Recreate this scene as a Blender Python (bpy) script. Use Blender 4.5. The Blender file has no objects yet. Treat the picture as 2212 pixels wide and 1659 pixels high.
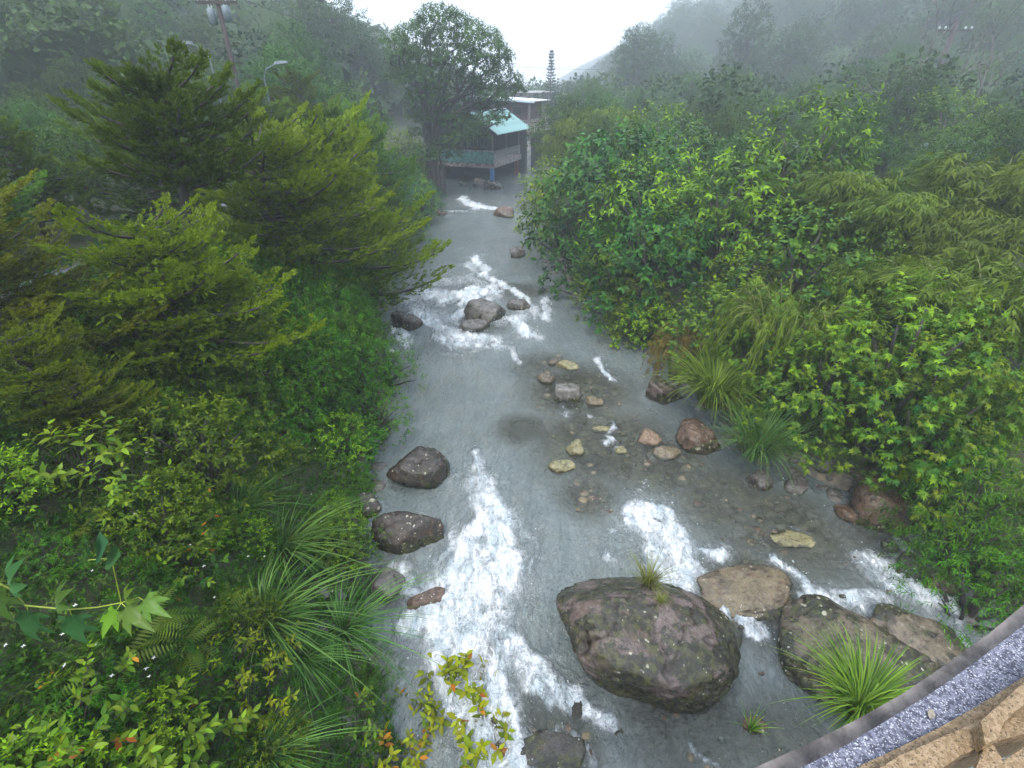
import bpy, bmesh, math, random
import numpy as np
from mathutils import Vector, Matrix

# ------------------------------------------------------------------ camera, world, sun, exposure
S = bpy.context.scene
COL = S.collection
CAM_H, FOC, PITCH = 8.0, 1060.0, math.radians(31)
cam_d = bpy.data.cameras.new('camera')
cam = bpy.data.objects.new('camera', cam_d)
COL.objects.link(cam)
cam.location = (0, 0, CAM_H)
cam.rotation_euler = (math.pi / 2 - PITCH, 0, 0)
cam_d.sensor_width = 36
cam_d.lens = FOC / 2212 * 36
cam_d.clip_start = 0.05
cam_d.clip_end = 3000
S.camera = cam

SUN_EL, SUN_AZ = math.radians(58), math.radians(200)
W = bpy.data.worlds.new('World')
S.world = W
W.use_nodes = True
wn, wl = W.node_tree.nodes, W.node_tree.links
wn.clear()
w_out = wn.new('ShaderNodeOutputWorld')
w_bg = wn.new('ShaderNodeBackground')
w_sky = wn.new('ShaderNodeTexSky')
w_sky.sky_type = 'NISHITA'
w_sky.sun_disc = False
w_sky.sun_elevation = SUN_EL
w_sky.sun_rotation = SUN_AZ
w_sky.air_density = 1.0
w_sky.dust_density = 3.0
w_mix = wn.new('ShaderNodeMixRGB')
w_mix.inputs[0].default_value = 0.72          # an overcast lid over the clear sky
w_mix.inputs[2].default_value = (8.0, 8.9, 10.4, 1)
wl.new(w_sky.outputs[0], w_mix.inputs[1])
wl.new(w_mix.outputs[0], w_bg.inputs[0])
w_bg.inputs[1].default_value = 0.13
wl.new(w_bg.outputs[0], w_out.inputs[0])

sun_d = bpy.data.lights.new('sun', 'SUN')
sun_d.energy = 1.5
sun_d.angle = math.radians(14)
sun_d.color = (1.0, 0.97, 0.92)
sun = bpy.data.objects.new('sun', sun_d)
COL.objects.link(sun)
sun.rotation_euler = (math.pi / 2 - SUN_EL, 0, math.pi - SUN_AZ)

S.view_settings.view_transform = 'Standard'
S.view_settings.look = 'None'
S.view_settings.gamma = 1
S.view_settings.use_curve_mapping = False
S.view_settings.exposure = 1.12
S.render.engine = 'CYCLES'
cy = S.cycles
cy.use_denoising = True
cy.max_bounces = 5
cy.diffuse_bounces = 3
cy.glossy_bounces = 2
cy.transmission_bounces = 3
cy.volume_bounces = 1
cy.transparent_max_bounces = 8
cy.caustics_reflective = False
cy.caustics_refractive = False
cy.sample_clamp_indirect = 6
cy.use_adaptive_sampling = True
cy.adaptive_threshold = 0.02

# ------------------------------------------------------------------ photograph pixels (2212 wide) to places
cp, sp = math.cos(PITCH), math.sin(PITCH)
def ray(px, py):
    x = (px - 1106) / FOC; y = -(py - 829.5) / FOC
    return (x, cp + y * sp, -sp + y * cp)
def P(px, py, z=0.0):
    d = ray(px, py); t = (z - CAM_H) / d[2]
    return Vector((d[0] * t, d[1] * t, z))
def D(px, py, Y):
    d = ray(px, py); t = Y / d[1]
    return Vector((d[0] * t, Y, CAM_H + d[2] * t))
def mpp(px, py, z=0.0):                    # metres across one such pixel at that place
    return (z - CAM_H) / ray(px, py)[2] / FOC

# ------------------------------------------------------------------ noise
def _hash(i, j, k, s):
    n = (i.astype(np.int64) * 374761393 + j.astype(np.int64) * 668265263 + k.astype(np.int64) * 2147483647 + s * 974634777)
    n = (n ^ (n >> 13)) * 1274126177
    n = n & 0xffffffff
    n = (n ^ (n >> 16)) & 0xffff
    return n / 65535.0
def vnoise(p, seed=0):
    p = np.asarray(p, float)
    f = np.floor(p); r = p - f; r = r * r * (3 - 2 * r); f = f.astype(np.int64)
    o = 0
    for a in (0, 1):
        wa = r[..., 0] if a else 1 - r[..., 0]
        for b in (0, 1):
            wb = r[..., 1] if b else 1 - r[..., 1]
            for c in (0, 1):
                wc = r[..., 2] if c else 1 - r[..., 2]
                o = o + wa * wb * wc * _hash(f[..., 0] + a, f[..., 1] + b, f[..., 2] + c, seed)
    return o * 2 - 1
def fbm(p, oct=4, seed=0, gain=0.5):
    p = np.asarray(p, float); a = 1.0; o = 0; t = 0
    for i in range(oct):
        o = o + a * vnoise(p * (2.03 ** i) + 17.3 * i, seed + i); t += a; a *= gain
    return o / t
def n2(x, y, f=1.0, oct=3, seed=0):
    x = np.asarray(x, float); y = np.asarray(y, float)
    return fbm(np.stack([x * f, y * f, np.zeros_like(x) + seed * 3.7], -1), oct, seed)
def sstep(a, b, x):
    t = np.clip((np.asarray(x, float) - a) / (b - a), 0, 1)
    return t * t * (3 - 2 * t)

# ------------------------------------------------------------------ meshes
def mesh_np(name, V, F, tint=None, mat=None, smooth=False, attrs=None):
    V = np.ascontiguousarray(V, np.float32); F = np.ascontiguousarray(F, np.int32)
    k = F.shape[1]
    me = bpy.data.meshes.new(name)
    me.vertices.add(len(V)); me.vertices.foreach_set('co', V.ravel())
    me.loops.add(F.size); me.loops.foreach_set('vertex_index', F.ravel())
    me.polygons.add(len(F))
    me.polygons.foreach_set('loop_start', np.arange(0, F.size, k, dtype=np.int32))
    if smooth:
        me.polygons.foreach_set('use_smooth', np.ones(len(F), bool))
    at = dict(attrs or {})
    if tint is not None: at['tint'] = tint
    for n, a in at.items():
        q = me.attributes.new(n, 'FLOAT', 'POINT'); q.data.foreach_set('value', np.ascontiguousarray(a, np.float32))
    me.update(calc_edges=True)
    if mat: me.materials.append(mat)
    return me
def link(name, me, parent=None, loc=(0, 0, 0), rot=(0, 0, 0), sc=(1, 1, 1)):
    o = bpy.data.objects.new(name, me); COL.objects.link(o)
    o.location = loc; o.rotation_euler = rot; o.scale = sc
    if parent: o.parent = parent
    return o
def empty(name, loc=(0, 0, 0), rz=0.0, sc=1.0):
    return link(name, None, None, loc, (0, 0, rz), (sc, sc, sc) if not hasattr(sc, '__len__') else sc)
def tag(o, label=None, cat=None, group=None, kind=None):
    if label: o['label'] = label
    if cat: o['category'] = cat
    if group: o['group'] = group
    if kind: o['kind'] = kind
    return o
KIDS = {}
def kid(o):
    KIDS.setdefault(o.parent.name, []).append(o); return o
def part(name, me, root, **k):
    kd = k.pop('kind', None)
    o = link(name, me, root, **k)
    if kd: o['kind'] = kd
    return kid(o)
def dup(o, parent=None, loc=None, rz=None, sc=None):
    c = o.copy(); COL.objects.link(c); c.parent = parent
    if loc is not None: c.location = loc
    if rz is not None: c.rotation_euler = (0, 0, rz)
    if sc is not None: c.scale = sc if hasattr(sc, '__len__') else (sc, sc, sc)
    for ch in KIDS.get(o.name, []):
        d = dup(ch, c); KIDS.setdefault(c.name, []).append(d)
    return c

class MB:                                   # collects boxes, tubes and plates, then links them as one mesh
    def __init__(s): s.v = []; s.f = []
    def add(s, v, f):
        b = len(s.v); s.v += [tuple(q) for q in v]; s.f += [tuple(i + b for i in q) for q in f]; return s
    def box(s, x0, x1, y0, y1, z0, z1, M=None):
        v = [Vector((x, y, z)) for z in (z0, z1) for y in (y0, y1) for x in (x0, x1)]
        if M: v = [M @ q for q in v]
        return s.add(v, [(0, 2, 3, 1), (4, 5, 7, 6), (0, 1, 5, 4), (2, 6, 7, 3), (0, 4, 6, 2), (1, 3, 7, 5)])
    def tube(s, pts, rad, n=6):
        pts = [Vector(p) for p in pts]
        if not hasattr(rad, '__len__'): rad = [rad] * len(pts)
        v = []; up = Vector((0.13, 0.21, 0.97))
        for i, p in enumerate(pts):
            d = (pts[min(i + 1, len(pts) - 1)] - pts[max(i - 1, 0)]).normalized()
            a = d.cross(up)
            if a.length < 1e-3: a = d.cross(Vector((1, 0, 0)))
            a.normalize(); b = d.cross(a)
            for k in range(n):
                t = 2 * math.pi * k / n
                v.append(p + (a * math.cos(t) + b * math.sin(t)) * rad[i])
        f = [(i * n + k, i * n + (k + 1) % n, (i + 1) * n + (k + 1) % n, (i + 1) * n + k) for i in range(len(pts) - 1) for k in range(n)]
        f += [tuple(range(n))[::-1], tuple((len(pts) - 1) * n + k for k in range(n))]
        return s.add(v, f)
    def mesh(s, name, mat, smooth=False):
        me = bpy.data.meshes.new(name); me.from_pydata(s.v, [], s.f); me.update()
        if smooth: me.polygons.foreach_set('use_smooth', [True] * len(me.polygons))
        if mat: me.materials.append(mat)
        return me
    def build(s, name, mat, parent=None, smooth=False, bevel=0):
        me = s.mesh(name, mat, smooth)
        if bevel:
            bm = bmesh.new(); bm.from_mesh(me)
            bmesh.ops.bevel(bm, geom=bm.edges[:], offset=bevel, segments=2, affect='EDGES', profile=0.7)
            bm.to_mesh(me); bm.free()
        return part(name, me, parent) if parent else link(name, me)

# ------------------------------------------------------------------ materials
def newmat(name):
    m = bpy.data.materials.new(name); m.use_nodes = True
    nt = m.node_tree; nt.nodes.clear()
    out = nt.nodes.new('ShaderNodeOutputMaterial')
    return m, nt, out
class NT:
    def __init__(s, nt): s.nt = nt
    def n(s, t, **k):
        q = s.nt.nodes.new('ShaderNode' + t)
        for a, b in k.items(): setattr(q, a, b)
        return q
    def l(s, a, b): s.nt.links.new(a, b)
    def inp(s, q, i, v):
        if hasattr(v, 'bl_idname') or hasattr(v, 'links'): s.l(v, q.inputs[i])
        else: q.inputs[i].default_value = v
    def math(s, op, a, b=0.0, c=0.0, clamp=False):
        q = s.n('Math', operation=op, use_clamp=clamp)
        for i, v in enumerate((a, b, c)): s.inp(q, i, v)
        return q.outputs[0]
    def mix(s, f, a, b, bt='MIX'):
        q = s.n('MixRGB', blend_type=bt)
        for i, v in enumerate((f, a, b)):
            s.inp(q, i, (v + (1,)) if isinstance(v, tuple) and len(v) == 3 else v)
        return q.outputs[0]
    def noise(s, vec, scale, det=4, rough=0.55, dist=0.0):
        q = s.n('TexNoise'); s.l(vec, q.inputs['Vector'])
        q.inputs['Scale'].default_value = scale; q.inputs['Detail'].default_value = det
        q.inputs['Roughness'].default_value = rough; q.inputs['Distortion'].default_value = dist
        return q.outputs['Fac']
    def voro(s, vec, scale, feat='F1'):
        q = s.n('TexVoronoi', feature=feat); s.l(vec, q.inputs['Vector']); q.inputs['Scale'].default_value = scale
        return q.outputs['Distance']
    def ss(s, v, a, b):
        q = s.n('MapRange', interpolation_type='SMOOTHSTEP'); s.inp(q, 0, v)
        q.inputs[1].default_value = a; q.inputs[2].default_value = b
        return q.outputs[0]
    def attr(s, name):
        q = s.n('Attribute', attribute_name=name); return q.outputs['Fac']
    def bump(s, h, dist, strength=1.0):
        q = s.n('Bump'); s.l(h, q.inputs['Height']); q.inputs['Distance'].default_value = dist; q.inputs['Strength'].default_value = strength
        return q.outputs[0]
    def pri(s, col, rough, normal=None, spec=0.5, **k):
        q = s.n('BsdfPrincipled')
        s.inp(q, 'Base Color', (col + (1,)) if isinstance(col, tuple) and len(col) == 3 else col)
        s.inp(q, 'Roughness', rough); q.inputs['Specular IOR Level'].default_value = spec
        if normal: s.l(normal, q.inputs['Normal'])
        for a, b in k.items(): s.inp(q, a, b)
        return q.outputs[0]

def leafmat(name, old, new, rough=0.42, transl=0.28, vary=0.45):
    m, nt, out = newmat(name); N = NT(nt)
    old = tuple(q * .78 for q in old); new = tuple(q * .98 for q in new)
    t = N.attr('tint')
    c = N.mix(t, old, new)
    oi = N.n('ObjectInfo')
    hs = N.n('HueSaturation')
    N.l(N.math('MULTIPLY_ADD', oi.outputs['Random'], 0.04, 0.485), hs.inputs['Hue'])
    N.l(N.math('MULTIPLY_ADD', oi.outputs['Random'], vary, 1 - vary / 2), hs.inputs['Value'])
    N.l(c, hs.inputs['Color'])
    a = N.pri(hs.outputs[0], rough + .06, spec=0.15)
    tr = N.n('BsdfTranslucent')
    N.l(N.mix(1.0, hs.outputs[0], (1.0, 1.0, 0.45), 'MULTIPLY'), tr.inputs[0])
    mx = N.n('MixShader'); mx.inputs[0].default_value = transl
    N.l(a, mx.inputs[1]); N.l(tr.outputs[0], mx.inputs[2]); N.l(mx.outputs[0], out.inputs[0])
    return m
def flatmat(name, col, rough=0.7, var=0.25, scale=4, bump=0.01, bscale=30, col2=None):
    m, nt, out = newmat(name); N = NT(nt)
    tc = N.n('TexCoord').outputs['Object']
    f = N.noise(tc, scale, 5)
    c2 = col2 or tuple(x * (1 - var * 1.6) for x in col)
    c = N.mix(N.ss(f, 0.35, 0.65), col, c2)
    b = N.bump(N.noise(tc, bscale, 4), bump) if bump else None
    N.l(N.pri(c, rough, b), out.inputs[0])
    return m

M = {}
M['cypress'] = leafmat('cypress_foliage', (0.013, 0.042, 0.004), (0.175, 0.225, 0.006), 0.5, 0.22)
M['cypress_far'] = leafmat('cypress_foliage_dark', (0.016, 0.046, 0.008), (0.10, 0.17, 0.010), 0.5, 0.22)
M['shrub'] = leafmat('shrub_leaf', (0.012, 0.062, 0.005), (0.21, 0.31, 0.008), 0.38, 0.3, 0.7)
M['shrub_dark'] = leafmat('glossy_dark_leaf', (0.008, 0.048, 0.008), (0.07, 0.19, 0.012), 0.25, 0.25, 0.4)
M['shrub_fine'] = leafmat('fine_shrub_leaf', (0.020, 0.095, 0.006), (0.14, 0.31, 0.010), 0.42, 0.3)
M['shrub_blue'] = leafmat('bluish_shrub_leaf', (0.020, 0.09, 0.034), (0.07, 0.20, 0.05), 0.35, 0.25)
M['tree'] = leafmat('tree_leaf', (0.016, 0.056, 0.010), (0.085, 0.17, 0.018), 0.45, 0.25, 0.5)
M['tree_dark'] = leafmat('dark_tree_leaf', (0.010, 0.036, 0.008), (0.045, 0.10, 0.012), 0.5, 0.2, 0.2)
M['hero'] = leafmat('tall_tree_leaf', (0.012, 0.055, 0.012), (0.075, 0.17, 0.022), 0.42, 0.25)
M['bamboo'] = leafmat('bamboo_leaf', (0.040, 0.085, 0.008), (0.20, 0.26, 0.016), 0.45, 0.3)
M['lobed'] = leafmat('lobed_leaf', (0.022, 0.105, 0.018), (0.24, 0.34, 0.014), 0.35, 0.3)
M['lobed_big'] = leafmat('big_lobed_leaf', (0.030, 0.12, 0.060), (0.13, 0.22, 0.015), 0.3, 0.2)
M['big'] = leafmat('broad_leaf', (0.026, 0.10, 0.012), (0.20, 0.29, 0.014), 0.3, 0.25)
M['yellow'] = leafmat('yellow_green_leaf', (0.05, 0.15, 0.008), (0.34, 0.34, 0.010), 0.35, 0.3)
M['autumn'] = leafmat('orange_leaf', (0.36, 0.20, 0.02), (0.42, 0.13, 0.02), 0.4, 0.3)
M['grass'] = leafmat('grass_blade', (0.05, 0.13, 0.015), (0.26, 0.38, 0.04), 0.4, 0.3)
M['grass_dark'] = leafmat('dark_grass_blade', (0.03, 0.13, 0.02), (0.16, 0.32, 0.07), 0.3, 0.25)
M['grass_dry'] = leafmat('dry_grass_blade', (0.16, 0.15, 0.03), (0.26, 0.30, 0.07), 0.5, 0.25)
M['dead'] = leafmat('dead_grass', (0.10, 0.055, 0.015), (0.20, 0.12, 0.03), 0.7, 0.1)
M['herb'] = leafmat('herb_leaf', (0.014, 0.085, 0.006), (0.10, 0.27, 0.010), 0.42, 0.3)
M['fern'] = leafmat('fern_frond', (0.035, 0.085, 0.012), (0.17, 0.22, 0.02), 0.45, 0.3)
M['hillforest'] = leafmat('hill_forest_leaf', (0.018, 0.046, 0.012), (0.06, 0.11, 0.02), 0.5, 0.2)
M['flower'] = leafmat('white_petal', (0.6, 0.6, 0.58), (0.8, 0.78, 0.7), 0.5, 0.2)
def barkmat(name, c1, c2):
    m, nt, out = newmat(name); N = NT(nt)
    g = N.n('TexCoord').outputs['Object']
    mp = N.n('Mapping'); N.l(g, mp.inputs[0]); mp.inputs['Scale'].default_value = (1, 1, 0.25)
    f = N.noise(mp.outputs[0], 16, 6, 0.65)
    N.l(N.pri(N.mix(N.ss(f, 0.35, 0.65), c1, c2), 0.7, N.bump(f, 0.03)), out.inputs[0])
    return m
M['bark'] = barkmat('wet_dark_bark', (0.018, 0.015, 0.012), (0.06, 0.05, 0.042))
M['bark_pale'] = barkmat('grey_bark', (0.07, 0.065, 0.055), (0.17, 0.16, 0.14))
M['lime_stem'] = flatmat('lime_stem', (0.30, 0.36, 0.04), .4, bump=0)
M['culm'] = barkmat('bamboo_culm', (0.10, 0.12, 0.03), (0.20, 0.20, 0.06))
# ------------------------------------------------------------------ the lie of the land
_LY = [-30, 0, 3, 5, 7, 9, 11, 13, 15.5, 20, 33, 51, 58, 66, 400]
_LX = [-1.6, -1.5, -1.8, -2.7, -3.3, -3.5, -3.6, -3.7, -4.7, -5.7, -6.0, -7.6, -7.6, -6.0, -6.0]
_RY = [-30, 0, 4, 5.5, 7.2, 8.6, 10.4, 14.8, 18, 22, 30, 40, 51, 58, 66, 400]
_RX = [6.0, 7.2, 8.1, 8.7, 8.9, 7.1, 6.2, 5.2, 4.2, 2.6, 2.2, 1.9, 2.6, 3.0, 1.5, 1.5]
def xl(y): return np.interp(y, _LY, _LX)
def xr(y): return np.interp(y, _RY, _RX)
def water_z(y):
    y = np.asarray(y, float)
    return 0.004 * np.clip(y, 0, 60) + 0.22 * sstep(2.8, 8.5, y) + 0.12 * sstep(15.5, 21, y)
W0 = 0.0
def land(x, y, wob=True):
    x = np.asarray(x, float); y = np.asarray(y, float)
    L = xl(y) - x; R = x - xr(y)
    steep = np.interp(y, [-5, 3, 8], [2.2, 1.9, 1.0])
    hl = np.interp(L * steep, [0, .3, 1, 2.5, 4, 8, 14, 30], [0.05, .5, 1.1, 2.3, 3.3, 4.5, 5.2, 5.8])
    hl = hl + 40 * np.tanh(0.44 * np.maximum(0, L - np.interp(y, [20, 60], [26, 8])) / 40)
    hr = np.interp(R, [0, .4, 1.2, 3, 6, 12, 30], [0.05, .35, .9, 1.6, 2.2, 2.6, 3.2])
    x0 = 26 + (250 - np.minimum(y, 250)) * 0.15
    hr = hr + 56 * np.tanh(0.60 * np.maximum(0, x - x0) / 56)
    inside = np.minimum(-L, -R)
    bed = -np.interp(inside, [0, .5, 1.5, 3], [0, .25, .45, .55])
    bed = bed + sstep(60, 68, y) * 3.0
    z = np.where(L > 0, hl, np.where(R > 0, hr, bed)) + water_z(y)
    if wob:
        k = np.clip(np.maximum(L, R), 0, 3) / 3
        z = z + k * (0.35 * n2(x, y, 0.35, 3, 5) + 1.6 * np.clip((y - 50) / 60, 0, 1) * n2(x, y, 0.06, 3, 9)) + 0.05 * n2(x, y, 1.7, 3, 2)
    return z
def landz(x, y): return float(land(np.array([x]), np.array([y]))[0])

nx, ny = 380, 380
u = np.linspace(-1, 1, nx); gx = 610 * np.sinh(5.0 * u) / np.sinh(5.0)
v = np.linspace(0, 1, ny); gy = -60 + 64 * v / v[1] * 0
gy = 8 + 600 * np.sinh(5.0 * (v * 1.25 - 0.25)) / np.sinh(5.0)
gy = np.where(gy < 8, 8 + (gy - 8) * 1.0, gy)
gy[0] = -600
X, Y = np.meshgrid(gx, gy)
Z = land(X, Y)
V = np.stack([X.ravel(), Y.ravel(), Z.ravel()], -1)
idx = np.arange(nx * ny).reshape(ny, nx)
F = np.stack([idx[:-1, :-1], idx[:-1, 1:], idx[1:, 1:], idx[1:, :-1]], -1).reshape(-1, 4)
m, nt, out = newmat('soil'); N = NT(nt)
geo = N.n('NewGeometry'); pos = geo.outputs['Position']
f = N.noise(pos, 1.3, 6); f2 = N.noise(pos, 9, 5)
c = N.mix(N.ss(f, 0.4, 0.62), (0.030, 0.050, 0.012), (0.045, 0.045, 0.020))
sep = N.n('SeparateXYZ'); N.l(pos, sep.inputs[0])
peb = N.voro(pos, 5.5)
bed = N.mix(N.ss(peb, 0.1, 0.75), (0.30, 0.25, 0.16), (0.12, 0.11, 0.09))
bed = N.mix(N.ss(f2, 0.4, 0.65), bed, (0.2, 0.17, 0.13))
low = N.ss(sep.outputs[2], 0.75, 0.25)
c = N.mix(low, c, bed)
N.l(N.pri(c, 0.8, N.bump(f2, 0.06)), out.inputs[0])
M['soil'] = m
g = link('ground', mesh_np('ground', V, F, mat=m, smooth=True)); tag(g, kind='structure')

# ------------------------------------------------------------------ boulders: px, py of the middle, pixel width, depth and height as shares of the width
# (px, py, width_px, depth_ratio, height_ratio, sink, rot, seed, style, subdiv, label)
ROCKS = [
 (1402, 1392, 404, 0.80, 0.44, 0.06, 0.1, 12, 'purple', 6, 'huge purplish boulder with a grass tuft growing on its top'),
 (1850, 1425, 345, 0.72, 0.30, 0.06, 0.25, 22, 'tan', 6, 'big cracked tan boulder lying under the bridge edge beside the bright grass clump'),
 (1985, 1385, 225, 0.95, 0.42, 0.1, 0.5, 23, 'tan', 5, 'rounded dark topped boulder wedged against the bridge wall'),
 (2062, 1400, 85, 1.5, 0.8, 0.2, 0.15, 25, 'pale', 4, 'narrow pale slab standing at the right end of the boulders by the bridge'),
 (903, 1010, 138, 0.85, 0.72, 0.1, 0.2, 31, 'darklichen', 5, 'dark lichen spotted boulder at the left bank, upper of the two side by side'),
 (880, 1150, 158, 0.62, 0.55, 0.1, -0.1, 34, 'darklichen', 5, 'long dark lichen spotted boulder at the left bank, lower of the two'),
 (797, 1092, 56, 0.9, 0.7, 0.1, 0, 36, 'darklichen', 4, 'small dark boulder tucked into the left bank plants beside two larger ones'),
 (1610, 1278, 212, 0.56, 0.115, 0.12, 0.15, 41, 'ochre', 5, 'broad flat ochre boulder with water sliding over it behind the huge boulder'),
 (1712, 1164, 100, 0.72, 0.09, 0.12, -0.3, 42, 'yellow', 5, 'low yellowish boulder just under the water between two rapids'),
 (1904, 1090, 148, 0.95, 0.85, 0.1, 0.4, 51, 'brown', 5, 'round rust brown boulder under the right bank bushes'),
 (1832, 1112, 66, 0.9, 0.6, 0.2, 0, 52, 'brown', 4, 'small brown rock on the left flank of the round rust brown boulder'),
 (1925, 1180, 46, 0.8, 0.6, 0.1, 0, 53, 'dark', 4, 'small dark wet rock below the round rust brown boulder'),
 (1975, 1222, 82, 0.8, 0.5, 0.15, .3, 54, 'dark', 4, 'dark wet rock splitting the thin right hand rapid'),
 (2035, 1255, 78, 0.7, 0.4, 0.15, .2, 55, 'brown', 4, 'humped brown rock at the foot of the right bank rapid'),
 (1047, 672, 92, 0.9, 0.62, 0.15, 0.1, 61, 'grey', 5, 'large grey boulder in the middle of the upper rapids'),
 (1026, 703, 66, 0.6, 0.4, 0.15, 0.5, 62, 'grey', 4, 'lower grey rock leaning on the front of the mid river boulder'),
 (1121, 657, 54, 0.8, 0.55, 0.15, 0, 63, 'grey', 4, 'grey rock just right of the mid river boulder'),
 (879, 692, 72, 0.85, 0.6, 0.1, 0, 64, 'darklichen', 5, 'dark lichen spotted rock at the left edge of the upper rapids'),
 (868, 727, 42, 0.6, 0.25, 0.3, 0, 65, 'grey', 4, 'low grey rock shelf below the dark rock at the left edge of the rapids'),
 (1118, 598, 60, 0.8, 0.3, 0.35, 0, 66, 'brown', 4, 'drowned brown rock under the edge of the right bank bush'),
 (1118, 545, 34, 1.2, 0.8, 0.1, 0, 67, 'grey', 4, 'grey rock face at the right bank above the upper rapids'),
 (960, 632, 60, 0.5, 0.2, 0.4, 0, 68, 'ochre', 4, 'drowned ochre rock in the foam left of the mid river boulder'),
 (1064, 399, 44, 0.7, 0.55, 0.1, 0.15, 71, 'purple', 4, 'big split boulder with a pale sloping top in front of the blue column'),
 (1036, 393, 30, 0.8, 0.75, 0.1, 0, 72, 'tan', 4, 'rounded boulder left of the split boulder in front of the house'),
 (960, 409, 14, 0.9, 0.8, 0.1, 0, 73, 'moss', 3, 'small mossy rock far upstream at the left of the river'),
 (1002, 397, 22, 0.8, 0.6, 0.1, 0, 78, 'moss', 3, 'weedy rock in the shade under the left half of the house'),
 (1088, 457, 46, 0.8, 0.62, 0.1, -0.2, 74, 'brown', 4, 'dark pointed boulder at the right end of the river sill'),
 (954, 461, 26, 0.8, 0.8, 0.1, 0, 75, 'brown', 4, 'dark wedge shaped rock at the left end of the river sill'),
 (846, 758, 13, 0.8, 0.9, 0.0, 0, 76, 'white', 3, 'small white stone at the left waterline below the rapids'),
 (1436, 842, 86, 0.9, 0.7, 0.1, 0.3, 81, 'purple', 5, 'reddish wet rock at the right bank behind the bright grass clump'),
 (1508, 942, 100, 0.8, 0.6, 0.1, -0.35, 82, 'brown', 5, 'smooth pinkish brown rock at the foot of the bright grass clump'),
 (1640, 1036, 60, 0.9, 0.6, 0.1, 0, 83, 'grey', 4, 'grey rock at the waterline under the darker grass clump'),
 (1720, 1052, 56, 0.9, 0.5, 0.1, 0, 84, 'grey', 4, 'mossy grey rock in the shaded water right of the darker grass clump'),
 (1226, 848, 58, 0.8, 0.6, 0.1, 0, 91, 'blocky', 4, 'square grey block standing in the shallows'),
 (1180, 818, 42, 0.8, 0.5, 0.15, 0, 92, 'tan', 4, 'round tan rock beside the square grey block'),
 (1226, 788, 50, 0.45, 0.35, 0.15, -0.2, 93, 'yellow', 4, 'narrow yellowish rock behind the square grey block'),
 (1196, 782, 26, 0.7, 0.5, 0.2, 0.2, 103, 'tan', 3, 'small pale rock left of the narrow yellowish rock'),
 (1283, 866, 42, 0.9, 0.4, 0.2, 0, 94, 'ochre', 4, 'ochre rock right of the square grey block'),
 (1138, 928, 72, 0.9, 0.3, 0.42, 0, 95, 'ochre', 4, 'broad pale rock dimly visible under the water'),
 (1243, 966, 40, 1.1, 0.6, 0.1, 0, 96, 'yellow', 4, 'yellow green rock, tallest of the cluster in the shallows'),
 (1214, 1008, 60, 0.7, 0.42, 0.15, 0.4, 97, 'yellow', 4, 'split yellow rock at the lower left of the cluster in the shallows'),
 (1282, 988, 48, 0.7, 0.3, 0.35, 0, 98, 'ochre', 4, 'ochre rock right of the tallest yellow rock'),
 (1341, 972, 28, 0.9, 0.5, 0.2, 0, 99, 'yellow', 4, 'small round yellow rock alone in the shallows'),
 (1308, 1003, 28, 0.8, 0.3, 0.4, 0, 100, 'yellow', 4, 'faint yellow rock under the water below the ochre rock'),
 (1404, 944, 52, 0.8, 0.4, 0.25, 0, 101, 'orange', 4, 'orange brown rock in the shallows left of the smooth pinkish rock'),
 (1440, 978, 64, 0.8, 0.4, 0.25, 0.5, 102, 'ochre', 4, 'slanting cream and ochre rock by the right bank shallows'),
 (1300, 926, 48, 0.35, 0.25, 0.25, 0, 104, 'yellow', 4, 'thin flat yellow rock under the small white ripple'),
 (1270, 1062, 70, 1.2, 0.2, 0.6, 0.1, 110, 'orange', 4, 'reddish slab dimly visible under the water in mid river'),
 (1190, 1545, 162, 0.62, 0.09, 0.45, 0.3, 105, 'dark', 5, 'broad grey rock awash at the lower left of the huge boulder'),
 (1190, 1625, 150, 0.5, 0.07, 0.12, 0.1, 106, 'dark', 5, 'dark drowned rock at the bottom edge below the broad grey rock'),
 (920, 1293, 84, 0.5, 0.35, 0.2, 0.3, 107, 'brown', 4, 'brown rock poking out of the foam by the left bank'),
 (838, 1262, 78, 1.1, 0.5, 0.15, 0, 108, 'grey', 4, 'grey rock shelf under the left bank plants beside the foam'),
 (1365, 1592, 120, 0.5, 0.2, 0.42, 0, 109, 'ochre', 4, 'drowned ochre rock at the bottom in front of the huge boulder'),
 (1632, 1566, 56, 0.8, 0.45, 0.2, 0, 111, 'brown', 4, 'small brown rock holding a little grass tuft'),
]
RPOS = []
for r in ROCKS:
    q0 = P(r[0], r[1], 0.3)
    wz = float(water_z(q0.y))
    wid = r[2] * mpp(r[0], r[1], wz + 0.3 * r[4])
    q = P(r[0], r[1], wz + wid * r[4] * 0.3)
    RPOS.append((q.x, q.y, wid, wz))
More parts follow.
